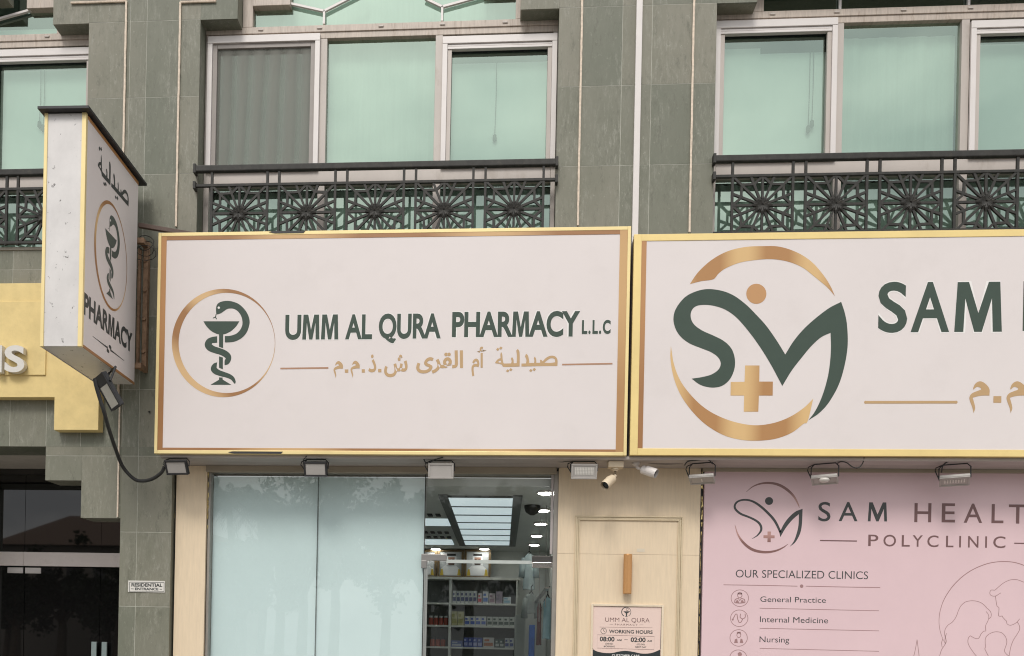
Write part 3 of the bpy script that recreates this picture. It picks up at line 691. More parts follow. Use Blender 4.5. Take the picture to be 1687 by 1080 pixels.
# --- clinic sign
cx0, cx1 = PX(1041, 570, YS), PX(2250, 570, YS)
cz1, cz0 = 6.184, 3.735
cs = thing('clinic_sign', ((cx0 + cx1) / 2, YS + .2, cz0), 'long white clinic sign with yellow trim and big green letter emblem', 'sign')
sign_box(cx0, cx1, cz0, cz1, YS, .42, cs, .085, .075, M_gold2)
MB().box(cx0 + .0855, cx1 - .0855, YS + .004, YS + .011, cz0 + .0755, cz1 - .0755).build('sign_face', M_face, cs)
MB().box(cx0 + .0858, PX(1062, 570, YS), YS + .0005, YS + .0038, cz0 + .076, cz1 - .076).build('copper_border', M_cop, cs)
prC = Print((cx0, YS + .004, cz0), (1, 0, 0), (0, -1, 0), .0008)
m_ = MB()
for a, b, yy, pts in ((443, 503, 386.2, 0), (376, 466, 748.2, 1)):
    xa, xb = PX(a, yy, YS), PX(b, yy, YS); zc = sz1 - .0125 if pts == 0 else sz0 + .014
    m_.prism([(xa, zc + .002), (xa + .05, zc + .013), (xb - .04, zc + .012), (xb, zc + .012), (xb - .02, zc - .0125), (xa + .07, zc - .0125)], YS - .0075, YS - .0045)
m_.each('torn_trim_gap', M_black, sg)
SMX = lambda p: (1090 + p[0] / 3.084, 390 + p[1] / 3.084)
SM = [(153, 720), (190, 748), (230, 762), (270, 765), (310, 755), (345, 725), (367, 680), (373, 635), (365, 590), (345, 555), (310, 525), (260, 500), (205, 475), (165, 445), (148, 410), (152, 375), (175, 352), (215, 345), (265, 350), (320, 368), (375, 405), (430, 465), (490, 545), (550, 640), (613, 757), (660, 680), (710, 615), (760, 555), (810, 510), (858, 487), (860, 560), (855, 640), (842, 720), (815, 810), (780, 885), (745, 932), (800, 895), (850, 840), (900, 750), (930, 650), (945, 550), (942, 450), (930, 385), (912, 330), (850, 362), (780, 415), (720, 470), (670, 530), (628, 597), (580, 520), (530, 450), (480, 395), (430, 345), (370, 300), (310, 275), (240, 265), (180, 275), (120, 305), (75, 360), (60, 410), (68, 460), (95, 505), (140, 540), (200, 565), (250, 585), (285, 610), (300, 640), (290, 672), (255, 698), (205, 712)]
TARC = [(143, 240), (185, 180), (250, 120), (330, 75), (420, 52), (510, 47), (600, 50), (690, 80), (760, 125), (815, 185), (855, 245), (880, 300), (840, 255), (780, 205), (715, 155), (640, 125), (560, 113), (480, 117), (400, 130), (330, 157), (290, 185), (262, 215), (200, 225)]
BARC = [(47, 553), (45, 620), (60, 710), (95, 800), (150, 880), (220, 950), (310, 1005), (400, 1030), (490, 1035), (580, 1025), (660, 995), (720, 950), (742, 935), (770, 822), (720, 870), (650, 915), (570, 945), (480, 957), (390, 945), (300, 915), (220, 870), (150, 805), (95, 730), (62, 645)]
PLUS = [(424, 653), (497, 653), (496, 735), (565, 735), (564, 806), (494, 806), (491, 888), (417, 888), (419, 806), (350, 806), (351, 737), (421, 736)]
mb = MB(); prC.fill(mb, [SM], SMX, k=1); mb.build('letter_emblem', M_green, cs)
mb = MB(); prC.fill(mb, [TARC], SMX, k=1); prC.fill(mb, [BARC], SMX, k=1); prC.fill(mb, [PLUS], SMX, False, 1); mb.build('copper_arcs_and_cross', M_copsm, cs)
mb = MB(); prC.fill(mb, [ell(481, 289, 51, 51, 36)], SMX, False, 1); mb.build('emblem_dot', pm('flat_copper_print', (.50, .27, .115), .45, var=.02), cs)
mb, halo = MB(), MB()
for off_, k_, m_ in ((.02, 1, mb), (.036, 0, halo)):
    prC.text(m_, 'S', 1446, 545, 1494, 544.6, 77.5, off_, k_); prC.text(m_, 'A', 1500, 544.8, 1563.5, 544.4, 77.5, off_, k_); prC.text(m_, 'M', 1572, 544.4, 1650.4, 543.8, 77.5, off_, k_)
    prC.text(m_, 'HEALTH', 1684.6, 543.4, 2060, 540, 77.5, off_, k_)
mb.build('lettering', M_green, cs); halo.build('lettering_halo', M_halo, cs)
mb = MB(); meem(prC, mb, 1597, 627.8, 1629.9, 680.2); meem(prC, mb, 1658.2, 627.8, 1691, 680.2); prC.fill(mb, [[(1636.6, 652.3), (1649.6, 652.3), (1649.4, 663.2), (1636.4, 663.2)]], sm=False, k=1)
prC.stroke(mb, [(1426, 662.4), (1575, 662.2)], 4.6, k=1); prC.put(mb, *disc2d(*prC.uv(1426, 662.4), .0165)); prC.put(mb, *disc2d(*prC.uv(1575, 662.2), .0165))
mb.build('lettering', M_tan, cs)['label'] = 'tan Arabic lettering and rule'

# --- soffit under the signs
zso = (cz0 + sz0) / 2
o = MB().box(xp1 + .002, PX(2250, 570, YS), YS + .06, .34, sz0 - .03, sz0 + .004).build('soffit_panel', M_soff, None)
tag(o, 'grey metal soffit under both wide signs', 'soffit')
o = MB().box(PX(339.5, 770, .06) + .002, PX(917.5, 770, .06) - .002, .045, .33, sz0 - .105, sz0 - .0305).box(PX(1153, 770, .06) + .03, PX(2250, 570, YS), .03, .33, sz0 - .07, sz0 - .0305).build('soffit_beam', pm('beige_beam_paint', (.36, .31, .24), .6, var=.1, scale=3, stretch=(.5, 1, 3)), None, bevel=.004)
tag(o, 'beige beam along the back of the soffit', 'beam')

# --- blade sign
zt_ = 2.0
bY1 = -.22
bxR = PX(228, 420, bY1); bxF = None
kf = 8.47
bY0 = -D + kf
pF = P(138.5, 390, bY0); pR = P(225.5, 470, bY1)
fx_ = pF.x; rx_ = pR.x
zb1 = (PZ(145, 196, bY0) + PZ(227.5, 302, bY1)) / 2 + .045; zb0 = (PZ(129, 571, bY0) + PZ(221, 634, bY1)) / 2
bt = .40
fl = PX(71, 390, bY0); bt = fx_ - fl
dirv = Vector((rx_ - fx_, bY1 - bY0, 0)).normalized(); nrm = Vector((dirv.y, -dirv.x, 0))   # face looks to +x
BL = thing('blade_sign', (fx_, bY0, zb0), 'tall two sided pharmacy blade sign projecting from the wall', 'sign')
A0 = Vector((fx_, bY0, 0)); B0 = Vector((rx_, bY1, 0)); sft = -nrm * bt
def bl_hexa(mb, a, b, t0, t1, z0, z1):   # a,b along depth (m), t0,t1 across thickness behind face
    L = [A0 + dirv * a - nrm * t0, A0 + dirv * a - nrm * t1, A0 + dirv * b - nrm * t1, A0 + dirv * b - nrm * t0]
    mb.hexa([q + Vector((0, 0, z0)) for q in L] + [q + Vector((0, 0, z1)) for q in L]); return mb
LEN = (B0 - A0).length
bl_hexa(MB(), .004, LEN - .02, .006, bt - .006, zb0 + .006, zb1 - .004).build('sheet_metal_body', M_sheet, BL)
m_ = MB(); bl_hexa(m_, -.006, .03, -.001, .045, zb0, zb1); bl_hexa(m_, -.006, .03, bt - .03, bt + .004, zb0, zb1); m_.each('gold_edge', M_gold, BL, bevel=.003)
bl_hexa(MB(), .0305, LEN - .018, .0, .0055, zb0 + .03, zb1 - .01).build('sign_face', M_face, BL)
bl_hexa(MB(), .031, LEN - .018, -.004, .004, zb0, zb0 + .029).build('copper_edge', M_coph, BL)
bl_hexa(MB(), .031, LEN - .018, -.003, -.0005, zb1 - .05, zb1 - .012).build('copper_edge', M_cop, BL)
bl_hexa(MB(), .0, LEN, bt + .001, bt + .004, zb0, zb1).build('rear_face', M_face, BL)
bl_hexa(MB(), -.07, LEN + .10, -.055, bt + .045, zb1 + .004, zb1 + .03).build('cap_plate', M_black, BL)
prB = Print(A0 + Vector((0, 0, zb0)), dirv, nrm, .0008)
def bfit(x0, yt, x1, yb, b):   # photo box on the blade face -> map of emblem coordinates
    u0, _ = prB.uv(x0, (yt + yb) / 2); u1, _ = prB.uv(x1, (yt + yb) / 2)
    return u0, u1
u0r, u1r = prB.uv(154.5, 420)[0], prB.uv(209.5, 430)[0]; vtr, vbr = prB.uv(178, 327)[1], prB.uv(187, 514)[1]
class PB(Print):
    def uv(s, a, b): return (u0r + (a - 68) / 877 * (u1r - u0r), vtr + (b - 80) / 918 * (vbr - vtr))
prBe = PB(prB.p0, dirv, nrm, .0008)
snake(prBe, lambda p: p, BL, pm('grey_green_print', (.075, .095, .085), .45), M_copring, True)
mb = MB()
def btext(t, x0, y0, x1, y1, capTopY, bb=False, offset=0.):
    vs, fs = text2d(t, offset); a0, a1 = min(v[0] for v in vs), max(v[0] for v in vs); b0, b1 = min(v[1] for v in vs), max(v[1] for v in vs)
    u0, v0 = prB.uv(x0, y0); u1, v1 = prB.uv(x1, y1); vt = prB.uv(x0, capTopY)[1]; vb = (v0 + v1) / 2; vt = vt + (vb - v0)
    if bb: prB.put(mb, [(u0 + (x - a0) / (a1 - a0) * (u1 - u0), v0 + (y - b0) / (b1 - b0) * (vt - vb)) for x, y in vs], fs)
    else: prB.put(mb, [(u0 + (x - a0) / (a1 - a0) * (u1 - u0), vb + y / CAPH * (vt - vb)) for x, y in vs], fs)
btext('PHARMACY', 137.5, 519, 217.5, 577, 485.5, offset=.04)
va, ua = prB.uv(165, 240), prB.uv(171, 306)
uL, uR = prB.uv(160.5, 270)[0], prB.uv(212, 330)[0]
class PA(Print):
    def uv(s, a, b): return (uL + (a - 465) / 605 * (uR - uL), va[1] + (b - 412) / 248 * (ua[1] - va[1]))
sayd(PA(prB.p0, dirv, nrm, .0008), mb, lambda p: p)
mb.build('lettering', M_ink, BL)
mb = MB()
(u0, v0), (u1, v1) = prB.uv(152.5, 555), prB.uv(204.5, 592.5); vm = (v0 + v1) / 2; um = (u0 + u1) / 2
prB.put(mb, [(u0, vm - .003), (um - .09, vm - .008), (um - .09, vm + .008), (u0, vm + .003)], [(0, 1, 2, 3)]); prB.put(mb, [(u1, vm - .003), (um + .09, vm - .008), (um + .09, vm + .008), (u1, vm + .003)], [(0, 1, 2, 3)])
for s_ in (-1, 1):
    for k, (a, b) in enumerate(((.05, .02), (.09, .016), (.025, .03))): prB.put(mb, *disc2d(um + s_ * a, vm + (0 if k < 2 else s_ * .03), b * 1.1, b * .7, 12))
mb.build('leaf_ornament', M_ink, BL)
# wall bracket of the blade sign
BR = thing('sign_bracket', (rx_ + .12, -.1, zb0), 'rusty steel bracket holding the blade sign to the stone', 'bracket')
bz1, bz0 = PZ(236, 398, -.05), PZ(238, 612, -.05); bx = PX(239, 500, -.06)
MB().box(bx - .028, bx + .028, -.07, -.001, bz0, bz1).box(bx - .085, bx - .055, -.10, -.05, bz0 + .05, bz1 - .1).build('wall_post', M_rust, BR, bevel=.006)
m_ = MB()
for z in (bz1 - .05, bz0 + .03): m_.box(rx_ - .05, bx - .0355, -.20, -.15, z - .03, z + .03).box(bx - .0355, bx + .028, -.2, -.0705, z - .03, z + .03)
m_.build('bracket_arm', M_rust, BR)
m_ = MB()
for f_ in (.15, .4, .62, .85): m_.tube([(bx, -.071, bz0 + (bz1 - bz0) * f_), (bx, -.09, bz0 + (bz1 - bz0) * f_)], .024, 6)
m_.each('bolt', M_rust, BR)
a_ = P(229, 371, -.2); b_ = P(322, 387, -.12)
o = MB().bar(a_, b_, .05, .05).build('steel_strut', pm('brown_painted_steel', (.10, .065, .05), .6), None, bevel=.004)
tag(o, 'dark brown steel strut from the blade sign to the wide pharmacy sign', 'strut')
m_ = MB()
for k in range(3):
    c = P(240, 400 + 7 * k, -.14); pts = [c + Vector((.1 * math.cos(t * .5 + k) * (1 + .2 * k), -.02 * k + .02 * math.sin(t), .09 * math.sin(t * .5 + k) - .02 * k)) for t in range(14)]
    m_.tube(pts, .004, 5)
tag(m_.build('loose_wire', M_iron, None), 'loop of thin loose wire at the rusty bracket', 'wire')

# ================================================================== YELLOW FASCIA (neighbouring shop, left)
YY = -.13
yz1, yzb = PZ(40, 466, YY), PZ(40, 654, YY); ybx = PX(162, 690, YY); ybl = PX(89, 690, YY); ybb = PZ(125, 708, YY)
YL = thing('yellow_fascia', (ybx - 1.5, YY, ybb), 'yellow rendered fascia stepping down at its end behind the blade sign', 'fascia')
MB().prism([(x_far0, yzb), (ybl, yzb), (ybl, ybb), (ybx, ybb), (ybx, yz1), (x_far0, yz1)], YY, -.001).build('rendered_body', M_yel, YL, bevel=.004)
# shallow raised panel lines
m_ = MB(); zl1, zl0 = PZ(40, 497, YY), PZ(40, 618, YY); xl = PX(76, 600, YY)
m_.box(x_far0 + .01, xl, YY - .016, YY - .0005, zl0, zl1); m_.build('raised_panel', M_yel, YL, bevel=.003)
m_ = MB(); vs, fs = text2d('NS', .035); h0 = PZ(20, 613, YY - .09); h1 = PZ(20, 568.5, YY - .09)
vsS, fsS = text2d('S', .035); s0, s1 = PX(7.5, 590, YY - .09), PX(40.5, 590, YY - .09)
def solid_letter(ch, xa, xb, name):
    c = bpy.data.curves.new('tmp', 'FONT'); c.body = ch; c.offset = .03; c.extrude = .05; c.resolution_u = 6
    o = bpy.data.objects.new('tmp', c); COL.objects.link(o); me = bpy.data.meshes.new_from_object(o.evaluated_get(bpy.context.evaluated_depsgraph_get()))
    xs = [v.co.x for v in me.vertices]; ys = [v.co.y for v in me.vertices]; L = org(YL)
    q = MB(); q.add([(xa + (v.co.x - min(xs)) / (max(xs) - min(xs)) * (xb - xa), YY - .06 - .65 * v.co.z, h0 + (v.co.y - min(ys)) / (max(ys) - min(ys)) * (h1 - h0)) for v in me.vertices], [tuple(p.vertices) for p in me.polygons])
    bpy.data.objects.remove(o); return q.build(name, M_white, YL)
solid_letter('S', s0, s1, 'raised_letter'); solid_letter('N', PX(-38, 590, YY - .09), PX(3, 590, YY - .09), 'raised_letter')

# ================================================================== RESIDENTIAL ENTRANCE
YE = 1.5
EN = thing('entrance_glazing', (PX(90, 900, YE), YE, 0), 'dark glass residential entrance with a pale steel bar across it', 'entrance')
ex1 = PX(197, 900, 0) + .01; ex0 = PX(-330, 900, YE)
zbar1, zbar0 = PZ(100, 910, YE), PZ(100, 933, YE)
mB = MB(); mB.box(ex0, PX(41, 920, YE) - .001, YE - .03, YE + .05, zbar0, zbar1).box(PX(41, 920, YE) + .001, ex1, YE - .03, YE + .05, zbar0, zbar1)
mB.build('steel_bar', pm('stained_pale_steel', (.62, .56, .53), .35, metal=.3, var=.05, dirt=.6, dirtcol=(.28, .25, .23), dscale=3), EN, bevel=.003)
def dglass():
    m, n, b = new_mat('dark_entrance_glass'); b.inputs['Base Color'].default_value = (.007, .007, .007, 1); b.inputs['Roughness'].default_value = .02; b.inputs['IOR'].default_value = 1.7; return m
M_dglass = dglass()
ztr1 = PZ(100, 782, YE)
for a, b in ((ex0, PX(41.5, 860, YE) - .003), (PX(41.5, 860, YE) + .003, PX(167.5, 860, YE) - .002), (PX(167.5, 860, YE) + .002, ex1)):
    MB().box(a, b, YE, YE + .012, zbar1 + .002, ztr1).build('transom_pane', M_dglass, EN)
for a, b in ((ex0, PX(40, 1000, YE) - .004), (PX(40, 1000, YE) + .004, PX(164, 1030, YE) - .003), (PX(164, 1030, YE) + .003, ex1)):
    d_ = MB().box(a, b, YE, YE + .012, .01, zbar0 - .012).build('door', M_dglass, EN)
m_ = MB(); m_.box(PX(13, 940, YE), PX(38.5, 940, YE), YE - .012, YE - .0005, PZ(25, 944, YE), PZ(25, 934.5, YE)); m_.box(PX(42, 940, YE), PX(68, 940, YE), YE - .012, YE - .0005, PZ(55, 944.5, YE), PZ(55, 935, YE)); m_.each('patch_fitting', M_steel, EN, bevel=.002)
for p in (152, 169): MB().box(PX(p, 1030, YE - .06), PX(p + 8.5, 1030, YE - .06), YE - .08, YE - .05, .9, PZ(160, 1057, YE - .06)).build('door_handle', pm('pale_blue_handle', (.24, .30, .30), .3), EN, bevel=.005)
RC = MB(); RC.box(x_far0, ex1, .51, YE + 1.2, PZ(40, 737, .1) + .02, PZ(40, 737, .1) + .06); RC.box(ex1 + .0, ex1 + .05, .52, YE + 1.2, 0, zLint)
RC.build('recess_lining', pm('grey_recess_render', (.56, .52, .47), .8, var=.08), bld)
RC = MB(); RC.box(ex0, ex1 - .002, YE - .02, YE + .1, ztr1 + .001, PZ(40, 737, .1) + .019); RC.build('entrance_head', pm('dark_brown_head', (.03, .027, .023), .6), EN)
MB().box(ex0, ex1, YE + .5, YE + .6, 0, 4).build('lobby_wall', M_room, EN)
# house sign
YB = -.004
rs = thing('entrance_plate', (PX(242, 966, 0), 0, PZ(242, 975, 0)), 'small white residential entrance plate on the stone pier', 'plate')
x0, x1, z0, z1 = PX(211.5, 966), PX(272, 966), PZ(242, 975.5), PZ(242, 956.5)
MB().box(x0, x1, -.008, -.0005, z0, z1).build('plate', M_white, rs, bevel=.002)
prR = Print((x0, -.008, z0), (1, 0, 0), (0, -1, 0), .0012)
mb = MB(); prR.text(mb, 'RESIDENTIAL', 216.5, 965.6, 267.5, 966.4, 5.2, .035); prR.text(mb, 'ENTRANCE', 222.5, 971.6, 261, 972.2, 3.8, .035)
for a, b in (((216, 969.7), (220.5, 969.8)), ((263, 970.3), (267, 970.4))): prR.stroke(mb, [a, b], .9)
for q in ([(213.5, 958.6), (270.4, 959.4)], [(213.2, 973.6 + .9), (270.2, 975.0 - .6)], [(213.4, 958.6), (213.2, 974.5)], [(270.4, 959.4), (270.2, 974.4)]): prR.stroke(mb, q, .7)
mb.build('lettering', M_ink, rs)

# ================================================================== SHOPFRONT
YP = .06            # cladding panels
YGs = .14           # glass
zhead = sz0 - .0315
pw = thing('shop_pier', (PX(313, 900, YP), YP, 0), 'narrow pale wood pier between the stone pier and the shop window', 'pier')
MB().box(PX(288.5, 900, YP), PX(338.5, 900, YP), YP, YP + .3, 0, zhead).build('wood_panel', M_wood, pw, bevel=.003)
m_ = MB()
def ragged(x, z0, z1, w, y, seed):
    rnd = random.Random(seed); z = z0; pts = []
    while z < z1:
        h = rnd.uniform(.012, .06); a_ = w * rnd.uniform(.1, 1); b_ = w * rnd.uniform(.1, .8); q_ = rnd.uniform(0, .01); m_.add([(x - a_, y + q_, z), (x + b_, y + rnd.uniform(0, .012), z), (x + b_ * rnd.uniform(.3, 1.2), y + .004, min(z1, z + h)), (x - a_ * rnd.uniform(.3, 1.1), y + q_, min(z1, z + h))], [(0, 1, 2, 3)]); z += h * .8 + (rnd.uniform(0, .12) if rnd.random() < .22 else 0)
ragged(PX(341, 850, YP), PZ(341, 870, YP), zhead - .05, .012, YP + .02, 3); ragged(PX(286, 820, YP), PZ(286, 860, YP), zhead - .2, .008, YP + .02, 4)
m_.build('foil_trim', M_foil, pw)
MB().box(xp1 + .003, PX(288.5, 900, YP) - .002, YP + .05, YP + .3, 0, zhead).box(PX(338.5, 900, YP) + .0015, PX(343, 900, YP), YP + .05, YP + .3, 0, zhead).build('joint_backing', M_black, pw)

def pane(a, b, y, z0, z1): return MB().quad((a, y, z0), (b, y, z0), (b, y, z1), (a, y, z1))
SF = thing('pharmacy_shopfront', (PX(630, 900, YGs), YGs, 0), 'glazed pharmacy shopfront with two blinded panes and a clear glass door', 'shopfront')
gx0, gx1, gx2, gx3 = PX(347, 930, YGs), PX(521.5, 930, YGs), PX(697.5, 930, YGs), PX(910, 930, YGs)
zg1 = PZ(500, 780, YGs)
m_ = MB(); m_.box(PX(343, 930, YGs) + .001, gx0, YGs - .05, YGs + .06, 0, zg1 + .04); m_.box(gx3, PX(917.5, 930, YGs), YGs - .05, YGs + .06, 0, zg1 + .04); m_.box(gx0 + .0005, gx3 - .0005, YGs - .03, YGs + .06, zg1, zg1 + .04)
m_.box(gx0 + .0005, gx2, YGs - .03, YGs + .06, 0, .06)
m_.build('shopfront_frame', M_alu, SF, bevel=.003)
pane(gx0 + .001, gx1 - .003, YGs, .061, zg1 - .001).build('shop_pane', M_clear, SF); pane(gx1 + .003, gx2, YGs, .061, zg1 - .001).build('shop_pane', M_clear, SF)
MB().box(gx1 - .0028, gx1 + .0028, YGs + .001, YGs + .012, .061, zg1 - .001).build('pane_joint', M_black, SF)
bz = PZ(500, 1079, YGs)
for a, b in ((gx0 + .004, gx1 - .003), (gx1 + .003, gx2 - .004)):
    MB().box(a, b, YGs + .045, YGs + .05, bz - .9, zg1 - .03).build('window_blind', M_film, SF)
# door: transom pane, leaf, fittings
dzt = PZ(800, 926, YGs)
pane(gx2 + .03, gx3 - .002, YGs + .002, dzt + .02, zg1 - .001).build('transom_pane', M_door, SF)
dr = pane(gx2 + .03, gx3 - .06, YGs + .003, .02, dzt - .006).build('door', M_door, SF)
MB().box(PX(735, 925, YGs), PX(877, 925, YGs), YGs - .004, YGs + .014, dzt - .014, dzt + .026).build('door_top_seal', pm('milky_glass_edge', (.48, .52, .5), .3), dr)
m_ = MB(); yf = YGs - .014; m_.box(PX(694, 924, yf), PX(735.5, 924, yf), yf, YGs + .02, PZ(715, 923, yf), PZ(715, 912.5, yf)); m_.box(PX(694, 924, yf), PX(703, 924, yf), yf, YGs + .02, PZ(700, 935.5, yf), PZ(715, 923, yf) - .0005)
m_.build('patch_fitting', pm('satin_steel', (.30, .29, .28), .4, metal=.7, var=.05), dr, bevel=.003)
m_ = MB(); m_.box(PX(876.5, 924, yf), PX(911, 924, yf), yf, YGs + .02, PZ(893, 926, yf), PZ(893, 915.5, yf)); m_.build('patch_fitting', pm('dark_steel', (.10, .095, .09), .3, metal=.7), dr, bevel=.003)
m_ = MB(); m_.box(PX(877, 930, yf), PX(909, 930, yf), yf - .02, YGs + .02, PZ(893, 935, yf), PZ(893, 926, yf) - .001); m_.build('patch_fitting', pm('polished_steel', (.75, .70, .66), .12, metal=.95), dr, bevel=.006)
MB().box(gx2 + .012, gx2 + .026, YGs - .004, YGs + .016, .02, dzt).box(PX(700, 1000, YGs) , PX(703.5, 1000, YGs), YGs - .006, YGs - .001, .02, PZ(702, 935.8, YGs)).build('jamb_strip', pm('glass_edge_steel', (.34, .36, .35), .3, metal=.3), SF)
MB().box(gx2 + .001, gx2 + .011, YGs - .004, YGs + .02, .02, zg1 - .001).build('jamb_gap', M_black, SF)
MB().box(gx3 - .035, gx3 - .004, YGs - .04, YGs - .002, PZ(905, 913, YGs), zg1 - .002).build('closer_cover', pm('pinkish_alu', (.42, .38, .37), .4, metal=.2), SF, bevel=.003)

# big wood pier with moulding
pp = thing('wood_pier', (PX(1035, 900, YP), YP, 0), 'wide pale wood pier with a moulded frame between shop door and pink board', 'pier')
px0, px1 = PX(918.5, 900, YP), PX(1152.5, 900, YP)
zj = PZ(1035, 913, YP)
MB().box(px0, px1, YP, YP + .3, 0, zj - .0012).box(px0, px1, YP + .0006, YP + .3, zj + .0012, zhead).build('wood_panel', M_wood, pp)
m_ = MB(); mx0, mx1, mzt = PX(947, 900, YP), PX(1124, 900, YP), PZ(1035, 849.8, YP)
for o_, w_, d_ in ((0, .018, .022), (.018, .022, .012), (.04, .014, .018)):
    a, b, c = mx0 + o_, mx1 - o_, mzt - o_; y = YP - d_
    m_.box(a, a + w_ - .0006, y, YP - .0004, 0, c - w_ - .0004); m_.box(b - w_ + .0006, b, y, YP - .0004, 0, c - w_ - .0004); m_.box(a, b, y, YP - .0004, c - w_, c)
m_.build('moulding', pm('champagne_moulding', (.66, .55, .38), .35, metal=.2, var=.08), pp, bevel=.004)
m_ = MB(); ragged(px1 + .022, PZ(1155, 880, YP), zhead - .02, .016, YP + .008, 9); ragged(px1 + .018, PZ(1155, 1079, YP), PZ(1155, 880, YP), .006, YP + .012, 12); m_.build('foil_trim', M_foil, pp)
m_ = MB(); m_.box(px1 + .0015, px1 + .05, YP + .05, YP + .3, 0, zhead); m_.box(px0 - .012, px0 - .0015, YP + .05, YP + .3, 0, zhead); m_.build('joint_backing', M_black, pp)
m_ = MB(); m_.box(PX(1049, 906, YP), PX(1062, 906, YP), YP - .0025, YP - .0004, PZ(1055, 909, YP), PZ(1055, 903.5, YP)); m_.build('tape_remnant', pm('torn_tape', (.68, .6, .48), .5), pp)
# wall lamp tube
lx, lz1, lz0 = PX(1033.5, 945, YP - .05), PZ(1035, 913, YP - .05), PZ(1032, 978, YP - .05)
lamp = thing('wall_lamp', (lx, YP, lz0), 'copper tube wall lamp on the wide wood pier', 'wall lamp')
n = 20
MB().tube([(lx, YP - .07, lz0), (lx, YP - .07, lz0 + .008), (lx, YP - .07, lz1 - .008), (lx, YP - .07, lz1)], [.046, .0485, .0485, .046], 24).build('tube_body', pm('copper_paint', (.55, .29, .115), .35, metal=.35, var=.05, scale=3, stretch=(1, 1, .3)), lamp, smooth=False)
MB().box(lx - .03, lx + .03, YP - .03, YP - .0005, lz0 + .1, lz1 - .1).build('back_plate', M_black, lamp)
# poster
po = thing('hours_poster', (PX(1033, 1040, YP), YP, .9), 'framed pink pharmacy working hours notice on the wood pier', 'notice')
qx0, qx1, qz1 = PX(973, 1040, YP), PX(1092.5, 1040, YP), PZ(1033, 995.3, YP); qz0 = qz1 - 1.05
m_ = MB(); m_.box(qx0, qx0 + .025, YP - .022, YP - .0005, qz0, qz1).box(qx1 - .025, qx1, YP - .022, YP - .0005, qz0, qz1).box(qx0 + .0255, qx1 - .0255, YP - .022, YP - .0005, qz1 - .025, qz1).box(qx0 + .0255, qx1 - .0255, YP - .022, YP - .0005, qz0, qz0 + .025)
m_.build('poster_frame', pm('cream_frame', (.74, .63, .48), .4), po, bevel=.003)
MB().box(qx0 + .026, qx1 - .026, YP - .008, YP - .001, qz0 + .026, qz1 - .026).build('poster_sheet', pm('pink_poster_print', (.76, .59, .53), .45, var=.01), po)
prP = Print((qx0, YP - .008, qz0), (1, 0, 0), (0, -1, 0), .0012)
pp_ = lambda p: (960 + p[0] / 10.8, 980 + p[1] / 10.8)
mb = MB()
wave = [(150, 945), (250, 1000), (380, 1028), (520, 1030), (640, 1005), (760, 992), (900, 1010), (1050, 1040), (1200, 1035), (1310, 1000), (1385, 965)]
wu = [prP.uv(*pp_(p)) for p in wave]; wu = smooth_loop(wu, False, 5); wu[0] = (.03, wu[0][1]); wu[-1] = (qx1 - qx0 - .03, wu[-1][1])
prP.put(mb, wu + [(wu[-1][0], .03), (wu[0][0], .03)], [tuple(range(len(wu) + 2))]); mb.build('dark_print_band', pm('dark_teal_print', (.02, .028, .03), .4), po)
mb = MB(); prP.text(mb, 'CUSTOMER CARE', *pp_((520, 1092)), *pp_((1010, 1094)), 3.2, .01, 1); mb.build('pale_lettering', M_halo, po)
mb = MB()
prP.stroke(mb, [(150 + 20, 190), (760, 203), (1390, 208)], 9, pp_); prP.stroke(mb, [(170, 190), (163, 560), (158, 950)], 9, pp_); prP.stroke(mb, [(1405, 208), (1392, 600), (1385, 960)], 9, pp_)
ang = [(775 + 82 * math.cos(t), 300 + 82 * math.sin(t)) for t in [math.radians(120 + 300 * i / 24) for i in range(25)]]
prP.stroke(mb, ang, [14] * 12 + [8] * 13, pp_); prP.fill(mb, [[(725, 288), (845, 288), (820, 310), (795, 320), (788, 372), (805, 384), (750, 384), (770, 372), (765, 320), (745, 310)]], pp_, False)
prP.stroke(mb, ell(792, 255, 18, 22, 16), 6, pp_, True)
prP.text(mb, 'WORKING HOURS', *pp_((468, 676)), *pp_((1243, 688)), 5.4, .022)
prP.text(mb, '08:00', *pp_((303, 818)), *pp_((565, 822)), 7.0, .028); prP.text(mb, '02:00', *pp_((853, 832)), *pp_((1118, 834)), 7.0, .028)
prP.text(mb, 'AM', *pp_((603, 815)), *pp_((692, 818)), 3.0, .012); prP.text(mb, 'AM', *pp_((1146, 832)), *pp_((1232, 833)), 3.0, .012); prP.stroke(mb, [(742, 792), (800, 795)], 7, pp_)
prP.text(mb, '(08:00)', *pp_((402, 878)), *pp_((540, 880)), 2.6, .0); prP.text(mb, '(02:00)', *pp_((962, 890)), *pp_((1100, 892)), 2.6, .0)
prP.text(mb, 'MORNING', *pp_((375, 926)), *pp_((570, 928)), 2.6, .01); prP.text(mb, 'NEXT DAY', *pp_((935, 938)), *pp_((1132, 940)), 2.6, .01)
prP.stroke(mb, ell(372, 638, 50, 50, 24), 7, pp_, True); prP.stroke(mb, [(372, 606), (372, 640), (398, 648)], 7, pp_)
mb.build('lettering', M_ink, po)
mb = MB(); prP.text(mb, 'UMM AL QURA', *pp_((400, 475)), *pp_((1190, 486)), 7.0, -.008); prP.text(mb, 'PHARMACY', *pp_((572, 538)), *pp_((975, 546)), 2.9, -.004, 0, 1.5)
prP.stroke(mb, [(480, 518), (545, 520)], 4, pp_); prP.stroke(mb, [(1010, 528), (1075, 530)], 4, pp_); prP.stroke(mb, [(300, 568), (1240, 582)], 4, pp_)
prP.stroke(mb, [(262, 706), (1275, 738), (1268, 972), (255, 942)], 5, pp_, True, corner=20); mb.build('brown_lettering', M_rose, po)

